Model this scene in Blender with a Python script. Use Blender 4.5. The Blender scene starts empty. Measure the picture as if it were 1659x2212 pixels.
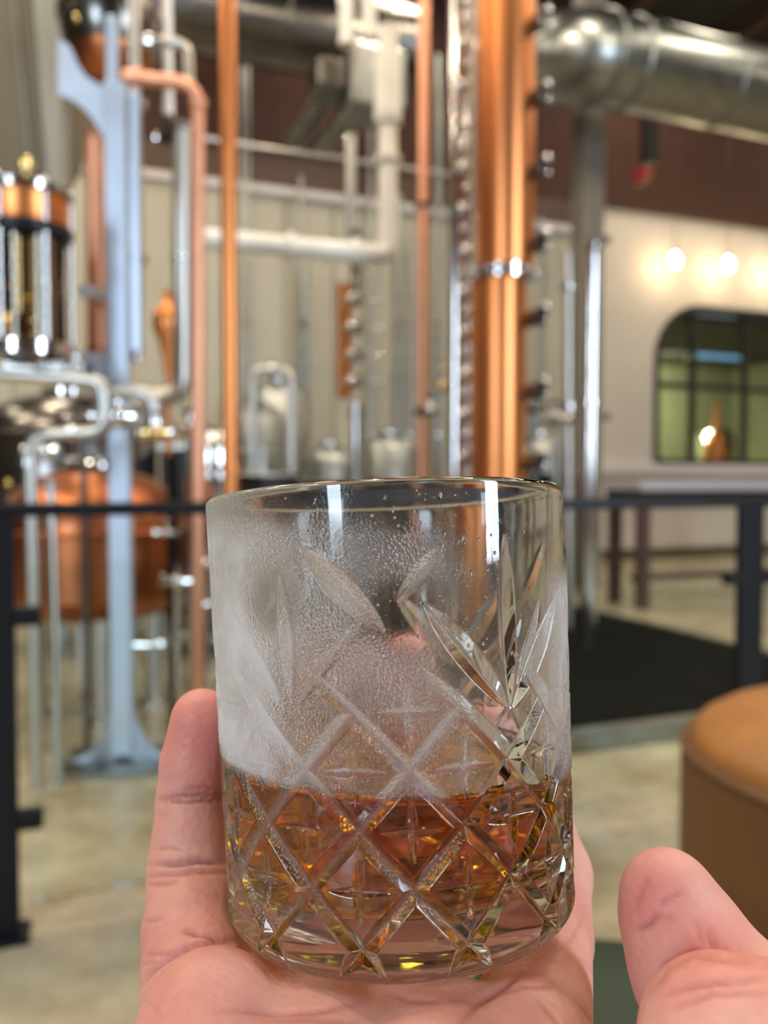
import bpy, bmesh, math, random
import numpy as np
from mathutils import Vector, Matrix
random.seed(4); rng = np.random.default_rng(4)
S = bpy.context.scene
COL = S.collection
# ------------------------------------------------------------------ camera
F, CX, CY = 1750.0, 829.5, 1106.0           # focal length and centre, in pixels of the 1659x2212 frame
PITCH, EYE = math.radians(2.0), 1.12
cd = bpy.data.cameras.new('camera'); cam = bpy.data.objects.new('camera', cd); COL.objects.link(cam)
cam.location = (0, 0, EYE); cam.rotation_euler = (math.radians(90) - PITCH, 0, 0)
cd.sensor_fit = 'HORIZONTAL'; cd.sensor_width = 24.0; cd.lens = 24.0 * F / 1659.0
cd.clip_start = 0.01; cd.clip_end = 100
cd.dof.use_dof = True; cd.dof.focus_distance = 0.158; cd.dof.aperture_fstop = 10.5
S.camera = cam
# ------------------------------------------------------------------ world, light, exposure
wd = bpy.data.worlds.new('world'); S.world = wd; wd.use_nodes = True
bg = wd.node_tree.nodes['Background']; bg.inputs[0].default_value = (0.78, 0.88, 1.0, 1); bg.inputs[1].default_value = 0.4
A21 = math.radians(21.0)
AX = Vector((math.cos(A21), math.sin(A21), 0)); BX = Vector((-math.sin(A21), math.cos(A21), 0))   # hall axes: along / away
def hall(s, t, z=0.0): return AX * s + BX * t + Vector((0, 0, z))
def area(name, loc, target, sx, sy, power, color):
    l = bpy.data.lights.new(name, 'AREA'); l.shape = 'RECTANGLE'; l.size = sx; l.size_y = sy
    l.energy = power; l.color = color
    o = bpy.data.objects.new(name, l); COL.objects.link(o); o.location = loc
    d = Vector(target) - Vector(loc); o.rotation_euler = d.to_track_quat('-Z', 'Y').to_euler(); return o
for s in (-5.4, 4.5):                                                 # daylight through the street windows behind the guest
    area('window_daylight', hall(s, -3.9, 3.1), hall(s * 0.6, 3.5, 1.0), 1.2, 3.6, 290, (0.72, 0.86, 1.0))
for s in (-4.5, -0.5, 3.5, 7.5, 11.5):                                      # unseen ceiling lights added to brighten the back of the hall
    for t in (0.6, 4.4, 8.2):
        area('hall_fill_light', hall(s, t, 7.35), hall(s, t + 0.3, 0), 0.5, 1.5, 60, (1.0, 0.86, 0.66))
for s, tt in ((-4.6, 4.6), (-2.6, 2.2), (-1.0, 6.0), (0.8, 3.2), (2.6, 5.4), (4.6, 2.8)):   # unseen spots added over the stills for pinpoint highlights on metal
    area('glint_spot', hall(s, tt, 6.1), hall(s * .8, tt + 1.2, 0), 0.13, 0.13, 42, (1.0, 0.84, 0.60))
S.view_settings.view_transform = 'Standard'; S.view_settings.look = 'None'
S.view_settings.gamma = 1.0; S.view_settings.use_curve_mapping = False; S.view_settings.exposure = 0.36
S.cycles.max_bounces = 12; S.cycles.transmission_bounces = 11; S.cycles.glossy_bounces = 4; S.cycles.diffuse_bounces = 3
S.cycles.transparent_max_bounces = 12; S.cycles.caustics_refractive = True; S.cycles.caustics_reflective = True
S.cycles.use_adaptive_sampling = True; S.cycles.adaptive_threshold = 0.03; S.cycles.sample_clamp_indirect = 6.0; S.cycles.blur_glossy = 0.6

def c2w(v):                                                          # camera-frame vector (right, forward, up) -> world
    x, y, z = v; c, s = math.cos(PITCH), math.sin(PITCH)
    return Vector((x, y * c + z * s, -y * s + z * c + EYE))
def at(px, py, Y):                                                   # world point on the pixel's line of sight at world depth Y
    d = c2w(((px - CX) / F, 1.0, -(py - CY) / F)) - Vector((0, 0, EYE))
    return Vector((0, 0, EYE)) + d * (Y / d.y)
def zx(px, Y): return (px - CX) / F * Y
# ------------------------------------------------------------------ materials
MATS = {}
def mat(name, color, rough=0.5, metal=0.0, noise=0.0, nscale=8.0, bump=0.0, bscale=60.0, color2=None, stretch=None,
        emit=None, spec=None, coat=0.0, rvar=0.0):
    if name in MATS: return MATS[name]
    m = bpy.data.materials.new(name); m.use_nodes = True; MATS[name] = m
    nt = m.node_tree; N = nt.nodes; L = nt.links; b = N['Principled BSDF']
    b.inputs['Base Color'].default_value = (*color, 1); b.inputs['Roughness'].default_value = rough
    b.inputs['Metallic'].default_value = metal
    if spec is not None: b.inputs['Specular IOR Level'].default_value = spec
    if coat: b.inputs['Coat Weight'].default_value = coat
    tc = N.new('ShaderNodeTexCoord'); mp = N.new('ShaderNodeMapping'); L.new(tc.outputs['Object'], mp.inputs[0])
    if stretch: mp.inputs['Scale'].default_value = stretch
    if noise or color2:
        n = N.new('ShaderNodeTexNoise'); n.inputs['Scale'].default_value = nscale; n.inputs['Detail'].default_value = 5
        L.new(mp.outputs[0], n.inputs['Vector'])
        r = N.new('ShaderNodeValToRGB'); r.color_ramp.elements[0].position = 0.3; r.color_ramp.elements[1].position = 0.7
        c2 = color2 or tuple(max(0, c * (1 - noise)) for c in color)
        r.color_ramp.elements[0].color = (*c2, 1); r.color_ramp.elements[1].color = (*color, 1)
        L.new(n.outputs['Fac'], r.inputs[0]); L.new(r.outputs[0], b.inputs['Base Color'])
        if rvar:
            mr = N.new('ShaderNodeMapRange'); mr.inputs['To Min'].default_value = max(0.02, rough - rvar); mr.inputs['To Max'].default_value = rough + rvar
            L.new(n.outputs['Fac'], mr.inputs['Value']); L.new(mr.outputs[0], b.inputs['Roughness'])
    if bump:
        n2 = N.new('ShaderNodeTexNoise'); n2.inputs['Scale'].default_value = bscale; n2.inputs['Detail'].default_value = 4
        L.new(mp.outputs[0], n2.inputs['Vector']); bu = N.new('ShaderNodeBump'); bu.inputs['Strength'].default_value = bump
        bu.inputs['Distance'].default_value = 0.01
        L.new(n2.outputs['Fac'], bu.inputs['Height']); L.new(bu.outputs[0], b.inputs['Normal'])
    if emit:
        b.inputs['Emission Color'].default_value = (*emit[:3], 1); b.inputs['Emission Strength'].default_value = emit[3]
    return m
chrome = mat('chrome', (0.74, 0.74, 0.74), 0.05, 1.0)
copper = mat('copper', (0.82, 0.31, 0.10), 0.36, 1.0, color2=(0.62, 0.22, 0.08), nscale=3.0, stretch=(1, 1, 0.15), rvar=0.06)
copper_dark = mat('aged_copper', (0.55, 0.20, 0.08), 0.34, 1.0, color2=(0.33, 0.11, 0.05), nscale=4.0, rvar=0.06)
copper_pink = mat('satin_copper', (0.86, 0.42, 0.27), 0.45, 1.0, noise=0.2, nscale=3.0)
steel = mat('polished_steel', (0.66, 0.66, 0.66), 0.13, 1.0, noise=0.12, nscale=5.0)
steel_satin = mat('satin_steel', (0.62, 0.61, 0.58), 0.38, 1.0, noise=0.15, nscale=6.0)
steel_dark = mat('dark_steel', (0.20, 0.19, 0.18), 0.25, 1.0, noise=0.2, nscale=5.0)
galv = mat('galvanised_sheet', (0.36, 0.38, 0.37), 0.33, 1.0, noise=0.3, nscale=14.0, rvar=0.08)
white_pipe = mat('white_lagging', (0.90, 0.88, 0.82), 0.35, 0.0, noise=0.1)
blue_reflect_steel = mat('blue_reflecting_stainless', (0.52, 0.61, 0.76), 0.38, 0.35, noise=0.08)  # stainless steel; its blue reflection is painted into the base colour
black_metal = mat('black_powder_coat', (0.006, 0.007, 0.010), 0.42, 0.0, noise=0.2, spec=0.3)
rubber = mat('black_rubber', (0.006, 0.006, 0.006), 0.85, 0.0, bump=0.4, bscale=200, spec=0.04)
black_plastic = mat('black_plastic', (0.02, 0.02, 0.02), 0.4)
brass = mat('brass', (0.80, 0.58, 0.24), 0.2, 1.0)
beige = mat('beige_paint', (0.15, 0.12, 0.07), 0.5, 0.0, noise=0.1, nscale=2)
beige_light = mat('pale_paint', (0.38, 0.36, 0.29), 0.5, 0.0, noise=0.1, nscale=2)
plaster = mat('cream_plaster', (0.60, 0.55, 0.49), 0.75, 0.0, noise=0.06, nscale=3, bump=0.05)
panelm = mat('pale_wall_panel', (0.44, 0.41, 0.33), 0.55, 0.0, noise=0.10, nscale=2)
strip_m = mat('panel_joint', (0.33, 0.31, 0.27), 0.6)
brickm = mat('red_brick', (0.085, 0.036, 0.022), 0.85, 0.0, color2=(0.07, 0.028, 0.02), nscale=5.0, bump=0.3)
mortar = mat('grey_mortar', (0.055, 0.042, 0.034), 0.9, 0.0, noise=0.2)
ceilm = mat('dark_ceiling', (0.045, 0.040, 0.034), 0.8, 0.0, noise=0.3)
timber = mat('dark_timber', (0.10, 0.055, 0.035), 0.7, 0.0, noise=0.3, stretch=(1, 8, 8))
dark_frame = mat('dark_window_frame', (0.015, 0.017, 0.016), 0.4)
ledge_m = mat('pale_ledge', (0.60, 0.56, 0.56), 0.4, 0.0, noise=0.05)
slab_m = mat('lavender_counter', (0.42, 0.40, 0.46), 0.35, 0.0, noise=0.06)
brown_metal = mat('brown_steel', (0.10, 0.055, 0.05), 0.5, 0.2, noise=0.2)
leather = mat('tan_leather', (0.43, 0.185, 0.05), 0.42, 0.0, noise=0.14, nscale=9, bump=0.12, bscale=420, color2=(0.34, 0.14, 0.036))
leather_shaded = mat('tan_leather_shaded', (0.15, 0.062, 0.018), 0.5, 0.0, noise=0.14, nscale=9, bump=0.12, bscale=420)  # same tan leather, darkened to paint in the shade on the seat's side
green_f = mat('green_leather', (0.010, 0.030, 0.014), 0.5, 0.0, noise=0.15, bump=0.1, bscale=300)
red_m = mat('red_enamel', (0.45, 0.02, 0.02), 0.3)
green_wall = mat('olive_wall', (0.17, 0.18, 0.11), 0.7, 0.0, noise=0.2, nscale=2)
tank_white = mat('white_tank', (0.75, 0.76, 0.76), 0.3, 0.0, noise=0.05)

def concrete():
    m = bpy.data.materials.new('polished_concrete'); m.use_nodes = True; nt = m.node_tree; N = nt.nodes; L = nt.links
    b = N['Principled BSDF']; tc = N.new('ShaderNodeTexCoord')
    n1 = N.new('ShaderNodeTexNoise'); n1.inputs['Scale'].default_value = 1.6; n1.inputs['Detail'].default_value = 8; n1.inputs['Roughness'].default_value = 0.65
    n2 = N.new('ShaderNodeTexNoise'); n2.inputs['Scale'].default_value = 9.0; n2.inputs['Detail'].default_value = 6
    L.new(tc.outputs['Object'], n1.inputs[0]); L.new(tc.outputs['Object'], n2.inputs[0])
    r = N.new('ShaderNodeValToRGB'); e = r.color_ramp.elements
    e[0].position = 0.32; e[0].color = (0.23, 0.185, 0.115, 1); e[1].position = 0.68; e[1].color = (0.47, 0.42, 0.31, 1)
    x = r.color_ramp.elements.new(0.5); x.color = (0.36, 0.31, 0.21, 1)
    L.new(n1.outputs['Fac'], r.inputs[0])
    mx = N.new('ShaderNodeMix'); mx.data_type = 'RGBA'; mx.blend_type = 'OVERLAY'; mx.inputs[0].default_value = 0.35
    L.new(r.outputs[0], mx.inputs[6]); L.new(n2.outputs['Fac'], mx.inputs[7]); L.new(mx.outputs[2], b.inputs['Base Color'])
    mr = N.new('ShaderNodeMapRange'); mr.inputs['To Min'].default_value = 0.12; mr.inputs['To Max'].default_value = 0.42
    L.new(n1.outputs['Fac'], mr.inputs['Value']); L.new(mr.outputs[0], b.inputs['Roughness'])
    return m
floor_m = concrete()
def pane_mat(name, tint, refl=1.2):
    m = bpy.data.materials.new(name); m.use_nodes = True; nt = m.node_tree; N = nt.nodes; L = nt.links
    N.remove(N['Principled BSDF']); t = N.new('ShaderNodeBsdfTransparent'); t.inputs[0].default_value = (*tint, 1)
    g = N.new('ShaderNodeBsdfGlossy'); g.inputs['Roughness'].default_value = 0.02
    fr = N.new('ShaderNodeFresnel'); fr.inputs[0].default_value = refl
    mx = N.new('ShaderNodeMixShader'); L.new(fr.outputs[0], mx.inputs[0]); L.new(t.outputs[0], mx.inputs[1]); L.new(g.outputs[0], mx.inputs[2])
    L.new(mx.outputs[0], N['Material Output'].inputs[0]); return m
pane = pane_mat('window_pane_glass', (0.95, 0.98, 0.96), 1.13); amber_pane = pane_mat('sight_glass', (0.95, 0.86, 0.68), 1.45)
# ------------------------------------------------------------------ mesh helpers
class MB:
    def __init__(s): s.v = []; s.f = []
    def add(s, vs, fs):
        o = len(s.v); s.v += [tuple(v) for v in vs]; s.f += [tuple(i + o for i in f) for f in fs]; return s
    def box(s, c, d, rz=A21, bevel=0.0):
        cx, cy, cz = c; hx, hy, hz = d[0] / 2, d[1] / 2, d[2] / 2; ca, sa = math.cos(rz), math.sin(rz)
        b = min(bevel, hx * .9, hy * .9, hz * .9); V = []; Fc = []
        if b <= 0:
            P = [(x, y, z) for z in (-hz, hz) for x, y in ((-hx, -hy), (hx, -hy), (hx, hy), (-hx, hy))]
            Fc = [(0, 3, 2, 1), (4, 5, 6, 7), (0, 1, 5, 4), (1, 2, 6, 5), (2, 3, 7, 6), (3, 0, 4, 7)]
        else:
            def ring(ix, iy, z): return [(-ix + b, -iy, z), (ix - b, -iy, z), (ix, -iy + b, z), (ix, iy - b, z), (ix - b, iy, z), (-ix + b, iy, z), (-ix, iy - b, z), (-ix, -iy + b, z)]
            P = ring(hx - b * .7, hy - b * .7, -hz) + ring(hx, hy, -hz + b) + ring(hx, hy, hz - b) + ring(hx - b * .7, hy - b * .7, hz)
            Fc = [tuple(range(7, -1, -1)), tuple(range(24, 32))]
            for k in range(3):
                for i in range(8): j = (i + 1) % 8; Fc.append((k * 8 + i, k * 8 + j, k * 8 + 8 + j, k * 8 + 8 + i))
        return s.add([(cx + x * ca - y * sa, cy + x * sa + y * ca, cz + z) for x, y, z in P], Fc)
    def tube(s, pts, r, n=14, caps=True):
        pts = [Vector(p) for p in pts]; rs = r if isinstance(r, (list, tuple)) else [r] * len(pts)
        V = []; Fc = []; up = None
        for i, p in enumerate(pts):
            d = ((pts[min(i + 1, len(pts) - 1)] - pts[max(i - 1, 0)])).normalized()
            if up is None: up = Vector((0, 1, 0)) if abs(d.y) < 0.9 else Vector((1, 0, 0))
            u = (up - d * up.dot(d)).normalized(); w = d.cross(u); up = u
            for k in range(n):
                a = 2 * math.pi * k / n; V.append(p + (u * math.cos(a) + w * math.sin(a)) * rs[i])
        for i in range(len(pts) - 1):
            for k in range(n): j = (k + 1) % n; Fc.append((i * n + k, i * n + j, i * n + n + j, i * n + n + k))
        if caps: Fc.append(tuple(range(n - 1, -1, -1))); Fc.append(tuple((len(pts) - 1) * n + k for k in range(n)))
        return s.add(V, Fc)
    def lathe(s, prof, c, n=40, close=True):                          # prof: (r, z) pairs
        c = Vector(c); V = []; Fc = []; m = len(prof)
        for r, z in prof:
            for k in range(n): a = 2 * math.pi * k / n; V.append((c.x + r * math.cos(a), c.y + r * math.sin(a), c.z + z))
        for i in range(m - 1):
            for k in range(n): j = (k + 1) % n; Fc.append((i * n + k, i * n + j, i * n + n + j, i * n + n + k))
        if close:
            if prof[0][0] > 1e-5: Fc.append(tuple(range(n - 1, -1, -1)))
            if prof[-1][0] > 1e-5: Fc.append(tuple((m - 1) * n + k for k in range(n)))
        return s.add(V, Fc)
    def ball(s, c, r, n=16, sq=(1, 1, 1)):
        c = Vector(c); V = []; Fc = []; m = n // 2
        for i in range(m + 1):
            t = math.pi * i / m
            for k in range(n):
                a = 2 * math.pi * k / n
                V.append((c.x + r * sq[0] * math.sin(t) * math.cos(a), c.y + r * sq[1] * math.sin(t) * math.sin(a), c.z - r * sq[2] * math.cos(t)))
        for i in range(m):
            for k in range(n): j = (k + 1) % n; Fc.append((i * n + k, i * n + j, i * n + n + j, i * n + n + k))
        return s.add(V, Fc)
    def ring(s, c, R, r, axis=(0, 0, 1), n=32):
        ax = Vector(axis).normalized(); u = ax.orthogonal().normalized(); w = ax.cross(u); c = Vector(c)
        V = []; Fc = []; m = 10
        for i in range(n):
            a = 2 * math.pi * i / n; d = u * math.cos(a) + w * math.sin(a)
            for k in range(m): b = 2 * math.pi * k / m; V.append(c + d * (R + r * math.cos(b)) + ax * r * math.sin(b))
        for i in range(n):
            for k in range(m): Fc.append((i * m + k, ((i + 1) % n) * m + k, ((i + 1) % n) * m + (k + 1) % m, i * m + (k + 1) % m))
        return s.add(V, Fc)
    def build(s, name, material, parent=None, smooth=True):
        o0 = Vector((0, 0, 0))
        if parent is not None:
            p = parent
            while p is not None: o0 += p.location; p = p.parent
        me = bpy.data.meshes.new(name); me.from_pydata([(v[0] - o0.x, v[1] - o0.y, v[2] - o0.z) for v in s.v], [], s.f); me.update()
        bm = bmesh.new(); bm.from_mesh(me); bmesh.ops.remove_doubles(bm, verts=bm.verts, dist=1e-6)
        bmesh.ops.recalc_face_normals(bm, faces=bm.faces); bm.to_mesh(me); bm.free()
        if smooth:
            me.shade_smooth() if hasattr(me, 'shade_smooth') else None
            me.set_sharp_from_angle(angle=math.radians(38))
        o = bpy.data.objects.new(name, me); COL.objects.link(o); me.materials.append(material)
        if parent is not None: o.parent = parent
        return o
def tag(o, label, cat, group=None, kind=None):
    if label: o['label'] = label
    if cat: o['category'] = cat
    if group: o['group'] = group
    if kind: o['kind'] = kind
    return o
def thing(name, label, cat, loc=(0, 0, 0), group=None):
    o = bpy.data.objects.new(name, None); COL.objects.link(o); o.location = loc; o.empty_display_size = 0.05
    return tag(o, label, cat, group)
def struct(name, mb, m, label=None, smooth=False):
    o = mb.build(name, m, None, smooth); o['kind'] = 'structure'
    if label: o['label'] = label
    return o
def arc(p0, pc, p1, n=8):                                             # smooth bend from p0 to p1 with corner pc
    p0, pc, p1 = Vector(p0), Vector(pc), Vector(p1)
    return [p0 * (1 - t) ** 2 + pc * 2 * t * (1 - t) + p1 * t * t for t in [i / n for i in range(n + 1)]]
def bent(pts, rad):                                                   # polyline with rounded corners
    pts = [Vector(p) for p in pts]; out = [pts[0]]
    for i in range(1, len(pts) - 1):
        a = (pts[i - 1] - pts[i]); b = (pts[i + 1] - pts[i]); r = min(rad, a.length * .49, b.length * .49)
        out += arc(pts[i] + a.normalized() * r, pts[i], pts[i] + b.normalized() * r, 8)
    return out + [pts[-1]]
# ------------------------------------------------------------------ the hall
TB = 10.7 * math.cos(A21)                                            # distance of the far wall along BX
ZW = 5.15                                                            # top of the plaster, foot of the brickwork
def wy(px): q = (px - CX) / F; return 10.7 / (1 - q * 0.3839)       # world depth of the far wall on a pixel column
def ws(px): Y = wy(px); return (zx(px, Y) * AX.x + Y * AX.y)          # hall s coordinate there
def wz(px, py): return at(px, py, wy(px)).z
struct('floor', MB().box(hall(4.0, 4.2, -0.05), (22.0, 17.5, 0.1)), floor_m)
struct('ceiling', MB().box(hall(4.0, 4.2, 8.0), (22.0, 17.5, 0.1)), ceilm)
def wall_with_holes(name, s0, s1, z0, z1, holes, t, th, m):
    cu = bpy.data.curves.new(name, 'CURVE'); cu.dimensions = '2D'; cu.fill_mode = 'BOTH'; cu.extrude = th / 2
    def spl(pts):
        sp = cu.splines.new('POLY'); sp.points.add(len(pts) - 1); sp.use_cyclic_u = True
        for i_, p in enumerate(pts): sp.points[i_].co = (p[0], p[1], 0, 1)
    spl([(s0, z0), (s1, z0), (s1, z1), (s0, z1)])
    for h in holes: spl(h)
    tmp = bpy.data.objects.new('tmp', cu); COL.objects.link(tmp); dg = bpy.context.evaluated_depsgraph_get()
    me = bpy.data.meshes.new_from_object(tmp.evaluated_get(dg)); bpy.data.objects.remove(tmp)
    me.name = name
    for v in me.vertices: s, z, k = v.co; v.co = hall(s, t + th / 2 + k, z)
    me.materials.clear(); me.materials.append(m)
    o = bpy.data.objects.new(name, me); COL.objects.link(o); o['kind'] = 'structure'; return o
def rrect(s0, s1, z0, z1, r, n=10):
    out = []
    for cx_, cz, a0 in ((s1 - r, z1 - r, 0), (s0 + r, z1 - r, 90), (s0 + r, z0 + r * .12, 180), (s1 - r, z0 + r * .12, 270)):
        rr = r if a0 < 180 else r * .12
        cx2 = cx_ if a0 < 180 else (s0 + rr if a0 == 180 else s1 - rr)
        for i_ in range(n + 1): a = math.radians(a0 + 90 * i_ / n); out.append((cx2 + rr * math.cos(a), cz + rr * math.sin(a)))
    return out
WS0, WS1 = ws(1412), ws(1412) + 3.4
WZ0, WZ1 = wz(1520, 1003), wz(1560, 668)
far = wall_with_holes('wall_back', -7.0, 15.0, 0, 8.0, [rrect(WS0, WS1, WZ0, WZ1, 0.85)], TB, 0.22, plaster)
struct('wall_left', MB().box(hall(-7.0, 4.2, 4), (0.1, 17.5, 8)), mortar)
struct('wall_right', MB().box(hall(15.0, 4.2, 4), (0.1, 17.5, 8)), plaster)
fw = [[(s - 1.05, .9), (s + 1.05, .9), (s + 1.05, 5.2), (s - 1.05, 5.2)] for s in (-5.4, 4.5)]
wall_with_holes('wall_front', -7.0, 15.0, 0, 8.0, fw, -4.5, 0.2, timber)
for i_, s in enumerate((-5.4, 4.5)):
    wn = MB()
    for a, b in (((s - 1.03, -4.4, 3.05), (.06, .08, 4.3)), ((s + 1.03, -4.4, 3.05), (.06, .08, 4.3)), ((s, -4.4, 3.05), (.05, .06, 4.3)), ((s, -4.4, .93), (2.1, .08, .06)), ((s, -4.4, 5.17), (2.1, .08, .06)), ((s, -4.4, 3.6), (2.1, .06, .05))):
        wn.box(hall(*a), b)
    wo = struct('window_%d' % (i_ + 2), wn, dark_frame)
# brickwork above the plaster and behind the ducts
bs0, bs1, bz0 = -6.9, 14.9, ZW
struct('trim_1', MB().box(hall(4.0, TB - 0.03, ZW + 1.42), (21.9, 0.05, 2.84)), mortar)
brk = MB(); nb = 0; bricks = []
row = 0; z = ZW + 0.04
while z < 7.9:
    s = bs0 + (0.11 if row % 2 else 0)
    while s < bs1:
        near = abs(s - ws(1520)) < 1.9 and z < ZW + 1.05
        if near and nb < 290: bricks.append((s + .105, z)); nb += 1
        else: brk.box(hall(s + .105, TB - 0.065, z), (0.205, 0.05, 0.062))
        s += 0.22
    z += 0.078; row += 1
bo = brk.build('brickwork', brickm, bpy.data.objects['trim_1'], False); bo['kind'] = 'stuff'
bme = None
for (s, z) in bricks:
    if bme is None:
        b0_ = MB().box((0, 0, 0), (0.205, 0.05, 0.062), bevel=0.004).build('brick', brickm, None, False); bme = b0_.data; bpy.data.objects.remove(b0_)
    o = bpy.data.objects.new('brick', bme); COL.objects.link(o); o.parent = bpy.data.objects['trim_1']
    o.location = hall(s, TB - 0.065 + random.uniform(-.004, .004), z)
# vertical cladding panels on the left part of the far wall
def zpanel(s): return 4.62
prev = None
wl = bpy.data.objects['wall_back']
s = -6.8; k = 0
while s < ws(1225) - 0.05:
    w = 0.62
    MB().box(hall(s + w / 2, TB - 0.03, 2.42), (w - 0.035, 0.045, 4.5), bevel=0.008).build('wall_panel', panelm, wl, False); s += w
struct('trim_2', MB().box(hall((-6.8 + s) / 2, TB - 0.06, 4.72), (s + 6.8, 0.12, 0.10), bevel=.01), ledge_m)
struct('trim_3', MB().box(hall((-6.8 + s) / 2, TB - 0.02, 4.96), (s + 6.8, 0.10, 0.40)), timber)
struct('baseboard_back', MB().box(hall(4.0, TB - 0.03, 0.07), (21.8, 0.05, 0.14)), timber)
# roof timbers and steel
for i_ in range(11):
    struct('beam_%d' % (i_ + 1), MB().box(hall(-6 + i_ * 1.9, 4.2, 7.78), (0.16, 16.5, 0.34)), timber)
# the big interior window with rounded corners and the room beyond
wf = MB(); ro = rrect(WS0 - .02, WS1 + .02, WZ0 - .02, WZ1 + .02, 0.87); ri = rrect(WS0 + .07, WS1 - .07, WZ0 + .07, WZ1 - .07, 0.78)
n_r = len(ro); VV = []
for t_ in (TB - 0.03, TB + 0.14):
    for p in ro: VV.append(hall(p[0], t_, p[1]))
    for p in ri: VV.append(hall(p[0], t_, p[1]))
FF = []
for q in range(n_r):
    q2 = (q + 1) % n_r; FF += [(q, q2, n_r + q2, n_r + q), (2 * n_r + q, 3 * n_r + q, 3 * n_r + q2, 2 * n_r + q2), (n_r + q, n_r + q2, 3 * n_r + q2, 3 * n_r + q), (q, 2 * n_r + q, 2 * n_r + q2, q2)]
wf.add(VV, FF); w1 = struct('window_1', wf, dark_frame)
ps = [WS0 + .07, ws(1497), ws(1609), ws(1609) + (ws(1609) - ws(1497)), WS1 - .07]
for sm in ps[1:4]: MB().box(hall(sm, TB + .05, (WZ0 + WZ1) / 2), (0.09, 0.08, WZ1 - WZ0 - .1)).build('mullion', dark_frame, w1, False)
zt_ = wz(1560, 838); MB().box(hall((WS0 + WS1) / 2, TB + .05, zt_), (WS1 - WS0 - .12, 0.08, 0.09)).build('transom', dark_frame, w1, False)
for a_, b_ in zip(ps[:-1], ps[1:]):
    for za, zb in ((WZ0 + .06, zt_ - .04), (zt_ + .04, WZ1 - .06)):
        ca = 0.55 if (a_ == ps[0] and zb > zt_ + .5) else 0
        P = [(a_ + .03, za), (b_ - .03, za), (b_ - .03, zb), (a_ + .03 + ca, zb)] + ([(a_ + .03, zb - ca)] if ca else [])
        if b_ == ps[-1] and zb > zt_ + .5: P = [(a_ + .03, za), (b_ - .03, za), (b_ - .03, zb - .55), (b_ - .58, zb), (a_ + .03, zb)]
        m_ = len(P); MB().add([hall(p[0], TB + .045, p[1]) for p in P] + [hall(p[0], TB + .055, p[1]) for p in P],
            [tuple(range(m_ - 1, -1, -1)), tuple(range(m_, 2 * m_))] + [(q, (q + 1) % m_, m_ + (q + 1) % m_, m_ + q) for q in range(m_)]).build('pane', pane, w1, False)
struct('trim_4', MB().box(hall((WS0 + WS1) / 2 - 0.2, TB - 0.08, WZ0 - .09), (WS1 - WS0 + 2.6, 0.24, 0.16), bevel=.02), ledge_m)
# room beyond
struct('wall_beyond', MB().box(hall((WS0 + WS1) / 2 + .8, TB + 4.2, 2.4), (9.0, 0.1, 4.8)), green_wall)
struct('wall_end', MB().box(hall(WS0 + 5.6, TB + 2.2, 2.4), (0.1, 3.9, 4.8)), green_wall)
struct('wall_side', MB().box(hall(WS0 - 1.0, TB + 2.2, 2.4), (0.1, 3.9, 4.8)), green_wall)
struct('ceiling_beyond', MB().box(hall((WS0 + WS1) / 2 + .8, TB + 2.2, 3.72), (9.0, 3.9, 0.1)), ceilm)
struct('floor_beyond', MB().box(hall((WS0 + WS1) / 2, TB + 2.2, -0.01), (8.0, 4.1, 0.1)), floor_m)
area('tasting_room_lamp', hall(ws(1450) + .4, TB + 3.0, 3.5), hall(ws(1450) + .2, TB + 4.0, 1.5), 0.8, 0.8, 140, (1.0, 0.95, 0.6))
area('tasting_room_lamp', hall(ws(1620) + .6, TB + 2.6, 3.5), hall(ws(1640) + .8, TB + 4.0, 1.5), 0.8, 0.8, 140, (1.0, 0.95, 0.6))
# rubber mat sunk in a steel frame
mc = Vector((2.75, 4.18, 0)); mw, mdp = 3.0, 5.2
mcen = mc - AX * mw / 2 + BX * mdp / 2
t = thing('floor_mat', 'large black rubber mat with a grey steel kerb, behind the railing', 'mat', (mcen.x, mcen.y, 0))
MB().box((mcen.x, mcen.y, 0.025), (mw, mdp, 0.05)).build('mat', rubber, t, False)
for cc, dd in ((mcen - BX * (mdp / 2 + .05), (mw + .2, .10, .075)), (mcen + BX * (mdp / 2 + .05), (mw + .2, .10, .06)), (mcen + AX * (mw / 2 + .05), (.05, mdp, .055)), (mcen - AX * (mw / 2 + .05), (.10, mdp, .06))):
    MB().box((cc.x, cc.y, dd[2] / 2), dd, bevel=.008).build('kerb', galv, t, False)
# ------------------------------------------------------------------ things, from near to far
def railpt(px): q = (px - CX) / F; Y = 2.32 / (1 - q * 0.3839); return Vector((q * Y, Y, 0))
def rails(px): p = railpt(px); return p.dot(AX)
RT_B = railpt(800).dot(BX)
t = thing('railing', 'black steel guard railing with clamped glass infill, crossing behind the tumbler', 'railing', railpt(800))
sL, sR = rails(-330), rails(2000)
MB().box(hall((sL + sR) / 2, RT_B, 1.056), (sR - sL, 0.05, 0.034), bevel=.004).build('handrail', black_metal, t, False)
posts = [rails(-12) - .01, rails(1622), rails(-12) - 1.6]
for s in posts:
    MB().box(hall(s, RT_B, 0.53), (0.104, 0.03, 1.035), bevel=.003).build('post', black_metal, t, False)
    bp = MB().box(hall(s, RT_B, 0.006), (0.15, 0.11, 0.012), bevel=.003).build('base_plate', black_metal, t, False)
for s0, s1 in ((posts[0] + .075, posts[1] - .075), (posts[1] + .075, sR), (posts[2] + .075, posts[0] - .075)):
    MB().box(hall((s0 + s1) / 2, RT_B, 0.50), (s1 - s0, 0.010, 0.84), bevel=.001).build('glass_panel', pane, t, False)
for s in (posts[0], posts[1]):
    for sg in (-1, 1):
        for zc in (0.290, 0.795):
            MB().box(hall(s + sg * 0.078, RT_B, zc), (0.062, 0.045, 0.045), bevel=.005).build('glass_clamp', black_metal, t, False)
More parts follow.
